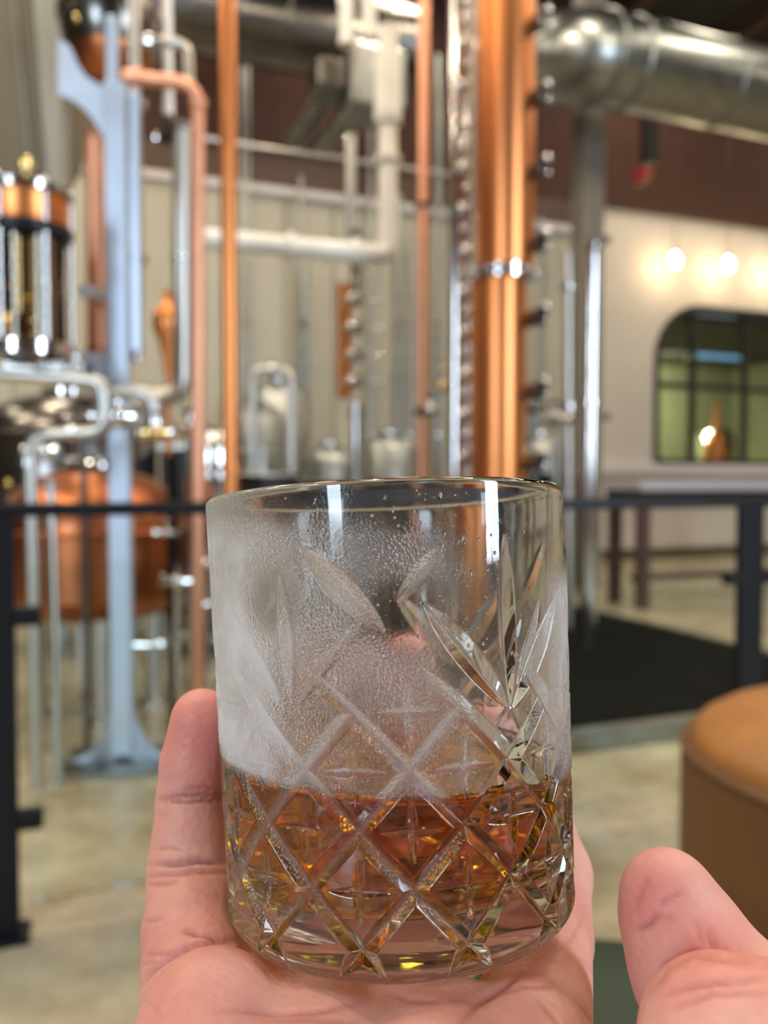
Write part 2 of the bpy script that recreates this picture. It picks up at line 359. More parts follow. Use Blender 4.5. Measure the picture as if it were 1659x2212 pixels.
# --- upholstered tub seat (right)
cxp = Vector((1.015, 1.52, 0))
t = thing('leather_tub_seat', 'round tan leather seat with a domed top at the right edge, by the railing', 'seat', cxp)
R_ = 0.425; SZ = -0.042
MB().lathe([(R_ - .03, 0.04), (R_, 0.06), (R_, 0.60 + SZ), (R_ - .004, 0.625 + SZ), (R_ - .014, 0.64 + SZ), (R_ - .03, 0.645 + SZ), (R_ - .06, 0.63 + SZ)], cxp, 72).build('shell', leather_shaded, t)
MB().ring(cxp + Vector((0, 0, .632 + SZ)), R_ - .006, 0.009, n=72).build('piping', leather_shaded, t)
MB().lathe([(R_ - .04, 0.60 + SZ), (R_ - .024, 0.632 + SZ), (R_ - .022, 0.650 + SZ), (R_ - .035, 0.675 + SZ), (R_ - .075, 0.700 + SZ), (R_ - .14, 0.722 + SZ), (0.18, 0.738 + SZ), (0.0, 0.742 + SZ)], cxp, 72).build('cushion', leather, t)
MB().lathe([(0.36, 0.0), (0.37, 0.02), (0.37, 0.05), (0.36, 0.055)], cxp, 48).build('plinth', black_plastic, t)
# --- green stool under the hand
gp = Vector((0.30, 0.93, 0))
t = thing('green_stool', 'dark green leather round stool, seen between the palm and the thumb', 'stool', gp)
MB().lathe([(0.0, 0.47), (0.12, 0.474), (0.205, 0.470), (0.232, 0.455), (0.238, 0.435), (0.236, 0.41), (0.225, 0.395), (0.0, 0.392)], gp, 64).build('seat', green_f, t)
MB().ring(gp + Vector((0, 0, .432)), 0.238, 0.006, n=64).build('piping', green_f, t)
MB().lathe([(0.20, 0.395), (0.19, 0.36), (0.05, 0.34), (0.03, 0.32), (0.03, 0.03), (0.0, 0.03)], gp, 32).build('pedestal', black_metal, t)
MB().lathe([(0.0, 0.0), (0.21, 0.0), (0.215, 0.012), (0.05, 0.03), (0.0, 0.032)], gp, 48).build('foot', black_metal, t)

# --- blue-grey steel stand with gusseted foot and arched bracket
Y = 3.2; X0 = zx(260, Y); pt = Vector((X0, Y, 0)); w = 0.082
def P(px, py, Y): return at(px, py, Y)
t = thing('steel_stand', 'tall blue-grey steel post on a gusseted floor plate, carrying the still', 'stand', pt)
ztop = P(260, 40, Y).z; zmid = P(260, 180, Y).z
MB().box((X0, Y, zmid / 2 + .02), (w, 0.06, zmid - .04), rz=0.1, bevel=.006).build('post', blue_reflect_steel, t, False)
MB().box((X0 - .012, Y, (zmid + ztop) / 2), (.040, 0.05, ztop - zmid), rz=0.1, bevel=.005).build('post_head', blue_reflect_steel, t, False)
MB().box((X0, Y, 0.012), (0.46, 0.34, 0.024), rz=0.1, bevel=.003).build('base_plate', galv, t, False)
for sg in (-1, 1):
    pr = []; 
    for i_ in range(9): q = i_ / 8; pr.append((w / 2 + 0.165 * (1 - math.sin(q * math.pi / 2)) ** 1.0, 0.024 + 0.26 * (1 - math.cos(q * math.pi / 2))))
    pol = [(w / 2 - .01, 0.024)] + pr + [(w / 2 - .01, 0.284)]
    ca, sa = math.cos(.1), math.sin(.1); VV = []
    for dy in (-.008, .008): VV += [(X0 + sg * p[0] * ca - dy * sa, Y + sg * p[0] * sa + dy * ca, p[1]) for p in pol]
    m_ = len(pol); MB().add(VV, [tuple(range(m_)), tuple(range(2 * m_ - 1, m_ - 1, -1))] + [(q, (q + 1) % m_, m_ + (q + 1) % m_, m_ + q) for q in range(m_)]).build('gusset', blue_reflect_steel, t, False)
# arched bracket
outer = [(262, 60), (240, 195), (215, 178), (190, 150), (160, 112), (128, 88)]
outer = [(128, 86), (150, 100), (168, 140), (190, 170), (216, 186), (240, 192)]
inner = [(240, 330), (222, 292), (205, 262), (182, 236), (155, 216), (128, 206)]
pol = [P(x, y, Y) for x, y in outer + inner]; m_ = len(pol)
MB().add([Vector((p.x, p.y - .01, p.z)) for p in pol] + [Vector((p.x, p.y + .015, p.z)) for p in pol],
         [tuple(range(m_)), tuple(range(2 * m_ - 1, m_ - 1, -1))] + [(q, (q + 1) % m_, m_ + (q + 1) % m_, m_ + q) for q in range(m_)]).build('arched_bracket', blue_reflect_steel, t, False)
c_ = (P(148, 795, Y) + P(238, 795, Y)) / 2
MB().box((c_.x, Y, c_.z), (0.175, 0.03, 0.115), rz=0, bevel=.004).build('shelf_bracket', blue_reflect_steel, t, False)
MB().box((X0 + .068, Y + .02, P(260, 480, Y).z), (0.035, 0.04, 1.0), rz=0, bevel=.004).build('cable_rail', blue_reflect_steel, t, False)

# --- generic pipe thing
def pipe(name, label, cat, pts, r, m, rad=0.08, flanges=(), fm=None, group=None, r2=1.7, n=14):
    pts = [Vector(p) for p in pts]; b = pts[-1] if pts[-1].z < pts[0].z else pts[0]
    t = thing(name, label, cat, b, group)
    MB().tube(bent(pts, rad), r, n).build('tube', m, t)
    for f_ in flanges:
        p, d = Vector(f_[0]), Vector(f_[1]).normalized(); hh_ = r * (f_[2] if len(f_) > 2 else 0.5)
        MB().tube([p - d * hh_, p + d * hh_], r * r2, 18).build('clamp', fm or steel, t)
    return t
UP = Vector((0, 0, 1)); AXv = (1, 0, 0)
def vert(px, Y, z0, z1): X = zx(px, Y); return [(X, Y, z1), (X, Y, z0)]
Z = lambda py, Y: at(CX, py, Y).z
# copper bend
Y = 3.0
pipe('copper_bend', 'slim copper pipe that leaves the dome vessel and turns down to the floor', 'pipe',
     [P(268, 166, Y), P(428, 182, Y), (zx(428, Y), Y, 1.2), (zx(424, Y), Y, 0.02)], 0.0245, copper_pink, 0.09,
     [(P(300, 168, Y), AXv), (P(428, 225, Y), UP, .7)], copper_pink, r2=1.25)
Y = 3.35
pipe('copper_riser', 'straight bright copper pipe rising from floor to roof, left of the tumbler', 'pipe', [(zx(497, Y), Y, 5.5), (zx(499, Y), Y, 0.02)], 0.033, copper, 0.05, [(P(498, 1010, Y), UP)], copper, r2=1.3)
Y = 3.45
pipe('satin_copper_tube', 'wide satin copper tube hung beside the blue-grey post', 'tube', [P(207, 290, Y), P(210, 762, Y)], 0.043, copper_pink, 0.05, [(P(207, 296, Y), UP, .15), (P(210, 756, Y), UP, .2)], copper_dark, r2=1.12, n=24)
Y = 3.42
pipe('pale_riser', 'pale steel pipe just right of the blue-grey post', 'pipe', [(zx(296, Y), Y, 3.9), P(297, 560, Y), P(295, 782, Y)], 0.025, steel_satin, 0.05, [(P(296, 225, Y), UP, .7), (P(297, 560, Y), UP, .4)])
Y = 4.0
t = pipe('drop_pipe', 'pale pipe ending above a small valve, behind the bent copper pipe', 'pipe', [(zx(366, Y), Y, 4.2), P(364, 258, Y)], 0.026, white_pipe, .05, [(P(364, 256, Y), UP, .5)], r2=1.15)
pipe('grey_riser', 'grey steel pipe that turns left into a curved elbow at its foot', 'pipe', [P(392, 270, Y), P(393, 858, Y), P(300, 862, Y)], 0.046, steel_satin, 0.11, [(P(392, 280, Y), UP, .2), (P(393, 560, Y), UP, .12)], r2=1.2, n=20)
Y = 3.5
pipe('steel_swan_neck', 'small steel bend arching over to the right of the dark dome', 'pipe', [P(290, 92, 3.62), P(350, 88, Y), P(404, 96, Y), P(408, 190, Y)], 0.022, steel_satin, 0.09, [(P(325, 94, Y), AXv)])
# serpentine
Y = 2.85
pipe('serpentine_pipe', 'steel pipe making an S-bend above the copper pot, then dropping to the floor', 'pipe',
     [P(-30, 808, Y), P(165, 818, Y), P(222, 826, Y), P(226, 930, Y), P(168, 936, Y), P(64, 938, Y), P(68, 1100, Y), (zx(72, Y), Y, .03)], 0.0225, steel_satin, 0.085,
     [(P(62, 1000, Y), UP, .5), (P(160, 934, Y), AXv, .5)], r2=1.35)
Y = 3.05
pipe('steel_elbow_pipe', 'steel pipe passing behind the S-bend and elbowing down', 'pipe', [P(165, 846, Y), P(330, 846, Y), P(336, 925, Y)], 0.0225, steel_satin, .11, [(P(336, 912, Y), UP, .5)], r2=1.3)
Y = 3.0
pipe('slim_steel_leg', 'slim steel tube standing right of the S-bend drop, before the copper pot', 'pipe', [P(108, 1040, Y), (zx(118, 2.9), 2.9, .02)], 0.017, steel_satin, .04, [(P(108, 1050, Y), UP)])
# dome vessel
Y = 3.75; c0 = at(240, 45, Y)
t = thing('dome_vessel', 'dark round steel and copper dome under a copper column, top of the steel stand', 'vessel', (c0.x, c0.y, at(240, 185, Y).z))
MB().lathe([(0.0, -.30), (.07, -.292), (.13, -.26), (.17, -.20), (.185, -.15)], c0, 40).build('copper_bowl', copper_dark, t)
MB().lathe([(.185, -.16), (.205, -.12), (.222, -.06), (.222, -.01)], c0, 40).build('steel_shell', steel_dark, t)
MB().lathe([(.19, -.015), (.235, -.01), (.235, .02), (.16, .025)], c0, 40).build('flange', steel_dark, t)
for k in range(10):
    a = 2 * math.pi * k / 10; MB().ball(c0 + Vector((.215 * math.cos(a), .215 * math.sin(a), .03)), .014, 10).build('bolt', chrome, t)
MB().lathe([(.12, .02), (.115, .04), (.115, 1.5)], c0, 40).build('column', copper, t)
MB().ball(c0 + Vector((-.08, -.17, -.09)), .030, 14).build('sight_port', brass, t)
# glass spirit safe
Y = 2.9; c0 = at(62, 760, Y)
t = thing('spirit_safe', 'round glass sight vessel with copper lid band and brass light glints, far left', 'vessel', c0)
MB().lathe([(.05, -.05), (.06, -.045), (.10, -.03), (.155, -.02), (.155, .022), (.13, .03)], c0, 48).build('bottom_flange', steel, t)
MB().lathe([(.128, .025), (.128, .40), (.122, .40), (.122, .025)], c0, 48, close=False).build('sight_cylinder', amber_pane, t)
MB().lathe([(.155, .395), (.155, .43), (.12, .435)], c0, 48).build('glass_collar', black_metal, t)
MB().lathe([(.135, .43), (.140, .44), (.140, .535), (.135, .54)], c0, 48).build('lid_band', copper, t)
MB().lathe([(.158, .535), (.158, .56), (.10, .58), (.03, .60), (0, .60)], c0, 48).build('lid', steel, t)
MB().lathe([(.012, .60), (.012, .63), (.026, .64), (.030, .66), (.018, .68), (0, .685)], c0, 20).build('knob', brass, t)
for k in range(6):
    a = 2 * math.pi * k / 6 + .3; pp = c0 + Vector((.146 * math.cos(a), .146 * math.sin(a), 0))
    MB().tube([pp + UP * .02, pp + UP * .54], .008, 10).build('tie_rod', steel, t)
    MB().ball(pp + UP * .565, .017, 10).build('nut', chrome, t)
MB().tube([c0 + UP * .03, c0 + UP * .39], .088, 28).build('inner_pipe', steel_dark, t)
MB().lathe([(.0, .03), (.045, .04), (.06, .09), (.035, .13), (.0, .14)], c0 + Vector((-.03, -.08, 0)), 24).build('inner_cup', brass, t)
MB().ball(c0 + Vector((.055, -.09, .09)), .024, 14).build('gold_glint_ball', brass, t)  # brass balls added inside to stand in for the gold reflections
MB().ball(c0 + Vector((.045, -.09, .17)), .020, 14).build('gold_glint_ball', brass, t)
MB().ball(c0 + Vector((-.02, -.10, .21)), .022, 14).build('gold_glint_ball', brass, t)
Y = 2.95; c1 = at(105, 800, Y)
t = thing('valve_manifold', 'dark valve manifold under the glass sight vessel', 'valve', c1)
MB().box(c1, (.30, .12, .07), rz=.1, bevel=.012).build('body', steel_dark, t, False)
for dx, r0 in ((-.10, .022), (0.0, .03), (.10, .026)):
    MB().tube([c1 + Vector((dx, -.02, .03)), c1 + Vector((dx, -.02, .048))], r0, 16).build('valve_stem', steel, t)
    MB().ball(c1 + Vector((dx, -.05, .0)), r0 * .9, 14).build('valve_cap', steel, t)
# hopper
Y = 3.9
vs = []
for Yq in (Y, Y + 1.1):
    k = Yq / Y
    vs += [at(-260, -260, Y) + Vector((0, Yq - Y, 0)), at(58, -260, Y) + Vector((0, Yq - Y, 0)), at(-60, 430, Y) + Vector((0, Yq - Y, 0)), at(108, 430, Y) + Vector((0, Yq - Y, 0))]
t = thing('grain_hopper', 'beige steel hopper tapering down above the glass sight vessel', 'hopper', at(30, 430, Y))
A0, A1, B1, B0 = at(-260, -260, Y), at(48, -260, Y), at(112, 435, Y), at(-60, 435, Y)
dv = Vector((.22, .9, 0)); 
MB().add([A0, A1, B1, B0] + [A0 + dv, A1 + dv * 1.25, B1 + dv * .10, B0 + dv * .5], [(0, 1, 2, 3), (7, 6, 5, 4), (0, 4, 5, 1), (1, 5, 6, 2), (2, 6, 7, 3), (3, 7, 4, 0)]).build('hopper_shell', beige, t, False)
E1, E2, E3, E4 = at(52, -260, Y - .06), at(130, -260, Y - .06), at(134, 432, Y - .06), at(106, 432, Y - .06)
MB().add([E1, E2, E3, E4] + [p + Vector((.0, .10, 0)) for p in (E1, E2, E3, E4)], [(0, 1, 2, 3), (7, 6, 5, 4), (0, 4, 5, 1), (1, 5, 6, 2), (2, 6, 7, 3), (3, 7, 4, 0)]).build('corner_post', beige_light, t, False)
MB().tube([at(10, -200, Y - .02), at(72, 420, Y - .02)], .006, 8).build('weld_seam', beige_light, t)
# big copper pot still
Y = 4.0; cp = Vector((zx(205, Y), Y, 0)); zb = at(205, 1335, Y).z
def pot(name, label, cp, R, z0, mt, legs=4, group=None, lid=True):
    t = thing(name, label, 'still', (cp.x, cp.y, 0), group); c = Vector((cp.x, cp.y, z0))
    MB().lathe([(0, 0), (R * .5, .01), (R * .85, .05), (R, .13), (R * 1.0, .42), (R * 1.03, .425), (R * 1.03, .45), (R, .455), (R * .97, .52), (R * .85, .62), (R * .6, .70), (R * .3, .735), (R * .2, .75)], c, 56).build('kettle', mt, t)
    MB().ring(c + UP * .437, R * 1.02, .012, n=56).build('seam_ring', copper_dark, t)
    if lid:
        MB().lathe([(R * .22, .74), (R * .34, .745), (R * .34, .765), (R * .2, .80), (0, .81)], c, 32).build('manway_lid', steel, t)
        for k in range(6): a = k * math.pi / 3; MB().ball(c + Vector((R * .31 * math.cos(a), R * .31 * math.sin(a), .78)), .016, 10).build('lid_bolt', chrome, t)
    for k in range(legs):
        a = 2 * math.pi * k / legs + math.pi / 4 - .35; pp = Vector((cp.x + R * .62 * math.cos(a), cp.y + R * .62 * math.sin(a), 0))
        lg = MB().tube([pp + UP * (z0 + .09), pp + UP * .02], .042, 18).build('leg', steel_satin, t)
        f_ = MB().lathe([(.065, 0), (.065, .02), (.042, .03)], pp, 20).build('foot', steel, lg)
    return t
pot('pot_still', 'large copper pot still on steel legs behind the left railing', cp, 0.44, zb, copper_dark)
# fittings above the pot
def valve(px, py, Y, r, label, name='globe_valve', m1=chrome, wheel=True, foot=False):
    c = at(px, py, Y); t = thing(name, label, 'valve', (c.x, c.y, 0) if foot else c)
    if foot: MB().tube([c, (c.x, c.y, 0)], r * .45, 12).build('standpipe', m1, t)
    MB().ball(c, r, 18, (1, 1, .9)).build('body', m1, t)
    MB().tube([c + Vector((-r * 1.8, 0, 0)), c + Vector((r * 1.8, 0, 0))], r * .5, 14).build('port', m1, t)
    for sg in (-1, 1): MB().tube([c + Vector((sg * r * 1.6, 0, 0)), c + Vector((sg * r * 1.9, 0, 0))], r * .85, 16).build('union', steel, t)
    MB().tube([c + UP * r * .7, c + UP * r * 2.1], r * .25, 10).build('stem', m1, t)
    if wheel: MB().ring(c + UP * r * 2.1, r * .9, r * .16, n=24).build('handwheel', black_metal if r > .03 else steel, t)
    return t
valve(90, 975, 2.85, .032, 'steel valve at the lower bend of the S-shaped pipe')
valve(255, 900, 3.085, .050, 'steel valve body on the post, level with the pipe elbow')
valve(338, 934, 3.05, .034, 'brass valve with paired glints below the pipe elbow', m1=brass)
valve(410, 930, 3.7, .042, foot=True, label='polished valve left of the straight copper riser')
valve(180, 905, 3.4, .035, foot=True, label='dark valve tucked inside the S-shaped pipe', m1=steel_dark)
valve(366, 300, 4.0, .034, 'black valve under the pale drop pipe', m1=black_metal)
valve(360, 1150, 3.56, .026, 'steel valve on the black standpipe behind the rail')
valve(384, 1255, 3.5, .036, foot=True, label='bright steel valve below the rail, left of the tumbler')
valve(362, 1387, 3.6, .024, 'small steel tap at the end of the low horizontal rod')
# chrome manifold vessel by the copper riser
Y = 4.75; c = at(462, 1010, Y)
t = thing('receiver_tank', 'small polished steel receiver with domed lid behind the copper riser', 'tank', (c.x, Y, 0))
MB().lathe([(.0, .62), (.10, .63), (.13, .67), (.13, 1.33), (.12, 1.38), (.07, 1.43), (.03, 1.45), (0, 1.45)], (c.x, Y, 0), 40).build('shell', steel, t)
MB().ring((c.x, Y, 1.33), .135, .010).build('band', steel, t); MB().ring((c.x, Y, 1.22), .135, .010).build('band', steel, t)
for k in range(3): a = k * 2.1; MB().tube([(c.x + .1 * math.cos(a), Y + .1 * math.sin(a), .66), (c.x + .1 * math.cos(a), Y + .1 * math.sin(a), 0)], .018, 12).build('leg', steel, t)
for k in range(4): MB().ball((c.x - .06 + .05 * k, Y - .13, 1.30 - .09 * (k % 2)), .022, 14).build('gauge', chrome, t)
Y = 4.85; c = at(362, 700, Y)
t = thing('copper_onion', 'small copper onion head glimpsed between the grey riser and the pale riser', 'still head', at(362, 800, Y))
MB().lathe([(.02, -.30), (.035, -.2), (.05, -.12), (.085, -.03), (.09, .03), (.07, .08), (.03, .12), (.02, .2), (0, .2)], c, 36).build('head', copper, t); MB().tube([c - UP * .28, (c.x, c.y, 0)], .02, 12).build('feed_pipe', copper_dark, t)
Y = 3.6
pipe('black_standpipe', 'black standpipe behind the rail, left of the tumbler', 'pipe', [P(372, 985, Y), (zx(372, Y), Y, .02)], .024, black_metal, .05, [(P(372, 1150, Y), UP), (P(372, 1320, Y), UP)], black_metal, r2=1.5)
pipe('low_rod', 'short horizontal steel rod low behind the railing', 'pipe', [P(275, 1393, Y), P(365, 1393, Y)], .018, steel, .02, [(P(300, 1393, Y), AXv)], r2=1.2)
pipe('wheel_pipe', 'steel hose ring looping beside the tumbler below the rail', 'pipe', [P(405, 1300, Y), P(412, 1215, Y), P(462, 1215, Y), P(470, 1300, Y), P(425, 1310, Y)], .016, steel, .06, [(P(405, 1300, Y), UP)], r2=1.4)
Y = 5.3
t = thing('steel_pump', 'low steel pump on a frame behind the railing, under the pipes', 'pump', at(440, 1420, Y))
c = at(440, 1380, Y); MB().tube([c + Vector((-.14, 0, 0)), c + Vector((.14, 0, 0))], .075, 24).build('motor', steel_dark, t)
MB().lathe([(.09, -.05), (.1, 0), (.09, .05)], c + Vector((.2, 0, 0)), 24).build('head', steel, t)
MB().box(c - UP * .12, (.45, .2, .05), rz=.1).build('frame', black_metal, t, False)
for dx in (-.18, .18): MB().tube([c + Vector((dx, 0, -.13)), (c.x + dx, c.y, .01)], .02, 10).build('leg', black_metal, t)

# ---------------------------------------------------------------- centre: white lagged pipe frame
Y = 5.2
pipe('lagged_pipe_frame', 'thick white lagged pipe dropping from the roof and turning left, centre of the hall', 'pipe', [P(838, 62, Y), P(838, 552, Y + .0), P(408, 512, Y - .25)], .060, white_pipe, .07,
     [(P(838, 190, Y), UP, 3.1), (P(838, 262, Y), UP, .2), (P(838, 345, Y), UP, .2), (P(770, 545, Y - .03), AXv, .3), (P(630, 532, Y - .12), AXv, .25)], white_pipe, r2=1.45, n=24)
for px, y1, lb in ((749, 92, 'left one of two pale pipes ending below the dark duct'), (797, 78, 'right one of two pale pipes ending below the dark duct')):
    pipe('pale_stub_pipe', lb, 'pipe', [(zx(px, 5.4), 5.4, 6.5), P(px, y1, 5.4)], .048, white_pipe, .05, [(P(px, y1, 5.4), UP, .3)], white_pipe, r2=1.1, n=20, group='pale pipes ending under the dark duct')
pipe('slim_drop_pipe', 'slim pale pipe with a round cap just above the small copper column', 'pipe', [P(757, 292, 5.6), P(757, 505, 5.6)], .036, steel_satin, .05, [(P(757, 300, 5.6), UP, .6), (P(765, 505, 5.6), UP, .6)], r2=1.15)
for (a, b, lb) in (((790, 90), (630, 310), 'upper one of two slanting grey pipes under the roof'), ((830, 170), (685, 330), 'lower one of two slanting grey pipes under the roof')):
    pipe('slanting_pipe', lb, 'pipe', [P(*a, 6.4), P(*b, 7.2)], .075, galv, .05, [(P((a[0] + b[0]) / 2, (a[1] + b[1]) / 2, 6.8), P(*b, 7.2) - P(*a, 6.4), .2)], r2=1.15, n=20)
Y = 5.9; c = at(800, 190, Y)
t = thing('fan_coil_box', 'grey sheet metal box hung beside the lagged pipe', 'duct box', c)
MB().box(c, (.40, .40, .42), bevel=.02).build('casing', galv, t, False); MB().box(c + Vector((-.30, -.05, .02)), (.22, .3, .2), bevel=.02).build('motor', steel_dark, t, False)
for sg in (-1, 1): MB().tube([c + Vector((sg * .15, 0, .2)), c + Vector((sg * .15, 0, 1.6))], .008, 8).build('hanger', steel_dark, t)
pipe('crossing_rail', 'long thin steel conduit crossing the hall above the wall panels', 'conduit', [P(430, 297, 5.4), P(560, 318, 5.6), P(980, 378, 6.6)], .016, steel_satin, .05, [(P(620, 327, 5.75), AXv, .6)], r2=1.5)

for nm, px, py, Yh in (('lagged_pipe_frame', 838, 80, 5.2), ('slim_drop_pipe', 757, 300, 5.6)):
    pr_ = bpy.data.objects[nm]; p = P(px, py, Yh); MB().tube([p, (p.x, p.y, 7.95)], .008, 8).build('hanger_rod', steel_dark, pr_)
for s_, p in ((2, 1),):
    pr_ = bpy.data.objects['satin_copper_tube']; p = P(208, 640, 3.33); MB().box((p.x + .03, 3.32, p.z), (.05, .20, .04), rz=-.5).build('bracket', blue_reflect_steel, pr_, False)
# small copper column with chrome sight glasses
Y = 5.6; cx_ = zx(748, Y)
t = thing('small_copper_column', 'short copper column with a row of chrome sight ports, centre', 'still column', (cx_, Y, 0))
MB().tube([(cx_ - .012, Y, Z(615, Y)), (cx_ - .012, Y, Z(860, Y))], .052, 28).build('copper_shell', copper, t)
MB().tube([(cx_ + .065, Y, Z(560, Y)), (cx_ + .065, Y, Z(650, Y))], .040, 24).build('steel_neck', steel, t)
MB().tube([(cx_ + .075, Y - .02, Z(872, Y)), (cx_ + .075, Y - .02, .02)], .045, 24).build('steel_column', steel, t)
for py in (652, 712, 770, 826):
    c = Vector((cx_ + .058, Y - .05, Z(py, Y))); s_ = MB().lathe([(.0, -.05), (.07, -.03), (.075, 0), (.07, .03), (0, .05)], c, 28).build('tray_ring', steel, t)
    MB().ball(c + Vector((-.012, -.07, -.008)), .038, 14).build('sight_port', chrome, s_)
    for k in range(2): MB().ball(c + Vector((.13 + .05 * k, -.02, -.01)), .018, 12).build('wing_nut', chrome, s_)
MB().lathe([(.05, 0), (.065, .01), (.065, .04), (.05, .05)], (cx_ + .075, Y - .02, Z(900, Y)), 28).build('collar', steel, t)
# thin copper pipe
Y = 5.0
pipe('thin_copper_pipe', 'thin dull copper pipe rising just left of the tall steel column', 'pipe', [(zx(916, Y), Y, 5.5), (zx(910, Y), Y, .02)], .034, copper_pink, .05, [(P(913, 445, Y), UP, .3), (P(912, 892, Y), UP, .6)], steel_dark, r2=1.5)
valve(930, 885, 4.96, .036, 'steel valve on the thin copper pipe above the rim of the tumbler')
# steel column with studs
Y = 4.65; cx_ = zx(988, Y)
t = thing('steel_column', 'tall polished steel column with a string of small ports, left of the big copper column', 'still column', (cx_, Y, 0))
MB().tube([(cx_, Y, 5.0), (cx_ - .012, Y, .02)], .052, 32).build('shell', steel, t)
MB().tube([(cx_ + .07, Y + .05, 5.0), (cx_ + .07, Y + .05, 1.2)], .026, 16).build('side_pipe', steel_satin, t)
for i_, py in enumerate(range(18, 1000, 44)):
    c = Vector((cx_ + .022 + (.018 if i_ % 3 == 0 else 0), Y - .062, Z(py, Y)))
    MB().ball(c, .022 if i_ % 2 else .029, 14).build('port', chrome, t)
    if i_ % 2 == 0: MB().ring(c + Vector((0, .006, 0)), .032, .006, (0, 1, 0), 20).build('port_ring', steel, t)
MB().ball((cx_ - .085, Y - .05, Z(800, Y)), .018, 12).build('brass_nut', brass, t); MB().ball((cx_ - .09, Y - .05, Z(838, Y)), .026, 12, (1, 1, 1.5)).build('brass_cap', brass, t)
# big copper column
Y = 4.4; cx_ = zx(1083, Y)
t = thing('copper_column', 'tall thick copper still column with a steel flange, rising right behind the tumbler', 'still column', (cx_, Y, 0))
zf = Z(597, Y)
MB().lathe([(.148, 0.02), (.148, zf - .03)], (cx_ - .018, Y, 0), 64).build('lower_shell', copper, t)
MB().lathe([(.152, zf + .03), (.155, zf + .05), (.155, 5.2)], (cx_ + .012, Y, 0), 64).build('upper_shell', copper, t)
MB().lathe([(.15, -.035), (.178, -.03), (.178, -.006), (.165, 0), (.178, .006), (.178, .03), (.15, .035)], (cx_, Y, zf), 64).build('flange', steel, t)
for k in range(12):
    a = k * math.pi / 6; MB().ball((cx_ + .182 * math.cos(a), Y + .182 * math.sin(a), zf), .016, 10).build('flange_bolt', chrome, t)
for py in (-80, 75, 230, 385, 540, 695, 850, 1000):
    z_ = Z(py, Y); c = Vector((cx_ + .145, Y - .09, z_))
    p_ = MB().tube([c + Vector((-.02, .03, 0)), c + Vector((.035, -.045, 0))], .044, 28).build('manhole', steel_dark, t)
    MB().ring(c + Vector((.035, -.045, 0)), .042, .009, (.6, -.8, 0), 28).build('port_rim', black_metal, p_)
    MB().ball(c + Vector((.065, -.04, .055)), .022, 12).build('wing_nut', chrome, p_); MB().ball(c + Vector((.068, -.04, -.02)), .017, 12).build('wing_nut', chrome, p_)
# structural column + steel tube
Y = 9.0; cx_ = zx(1264, Y)
struct('column_1', MB().box((cx_, Y, 4.0), (.27, .27, 8.0), bevel=.02), mat('grey_column_paint', (.22, .20, .17), .55, 0, noise=.15))
Y = 5.4
t = thing('steel_riser', 'polished steel tube standing before the grey roof column, right of the copper column', 'pipe', (zx(1274, Y), Y, 0))
MB().tube([(zx(1274, Y), Y, Z(545, Y)), (zx(1272, Y), Y, .02)], [.058, .052], 28).build('shell', steel, t)
MB().lathe([(.0, -.03), (.075, -.02), (.075, .02), (.04, .05), (0, .06)], (zx(1274, Y), Y, Z(535, Y)), 28).build('cap', steel, t)
MB().lathe([(.055, -.03), (.08, -.02), (.08, .02), (.055, .03)], (zx(1272, Y), Y, Z(872, Y)), 28).build('clamp', steel, t)
MB().ball((zx(1274, Y) + .09, Y - .03, Z(520, Y)), .03, 12).build('elbow_nut', steel_dark, t); MB().ball((zx(1274, Y) + .10, Y - .03, Z(900, Y)), .028, 12).build('elbow_nut', steel_dark, t)
Y = 6.0
pipe('stub_riser', 'short steel pipe left of the roof column, halfway up', 'pipe', [P(1225, 545, Y), P(1226, 620, Y), (zx(1228, Y), Y, .02)], .038, steel_satin, .05, [(P(1226, 622, Y), UP, .4), (P(1227, 880, Y), UP, .5)])
valve(1150, 880, 5.6, .05, foot=True, label='dark valve right of the copper column above the rim', m1=steel_dark)
valve(1200, 905, 5.8, .055, foot=True, label='grey handwheel valve between the copper column and the roof column', m1=steel_satin)
# dark beams/pipes behind rim
# conduits against the far wall
lbs = ['leftmost of the thin conduits on the wall panels', 'second thin conduit on the wall panels, by the copper riser', 'third thin conduit, at the end of the bright strip', 'conduit on the wall panels left of the small copper column', 'conduit behind the lagged pipe drop', 'conduit just right of the lagged pipe', 'conduit left of the thin copper pipe', 'conduit right of the thin copper pipe', 'conduit between the copper column and the roof column']
for px, y0, r_, Yc, lb in ((528, 60, .03, 8.2, lbs[0]), (541, 60, .025, 8.0, lbs[1]), (652, 380, .035, 8.6, lbs[3]), (660, 560, .06, 8.9, lbs[2]), (800, 250, .04, 8.8, lbs[4]), (862, 420, .05, 9.0, lbs[5]), (886, 500, .04, 8.7, lbs[6]), (945, 120, .05, 7.8, lbs[7]), (1160, 470, .03, 8.4, lbs[8])):
    r_ *= .62 * (wy(px) - .3) / Yc; Yc = wy(px) - .3
    pipe('wall_conduit', lb, 'conduit', [(zx(px, Yc), Yc, Z(y0, Yc)), (zx(px, Yc), Yc, .05)], r_, galv, .05, [((zx(px, Yc), Yc, Z(700, Yc)), UP, .4), ((zx(px, Yc), Yc, Z(940, Yc)), UP, .4)], group='thin vertical conduits before the wall panels')
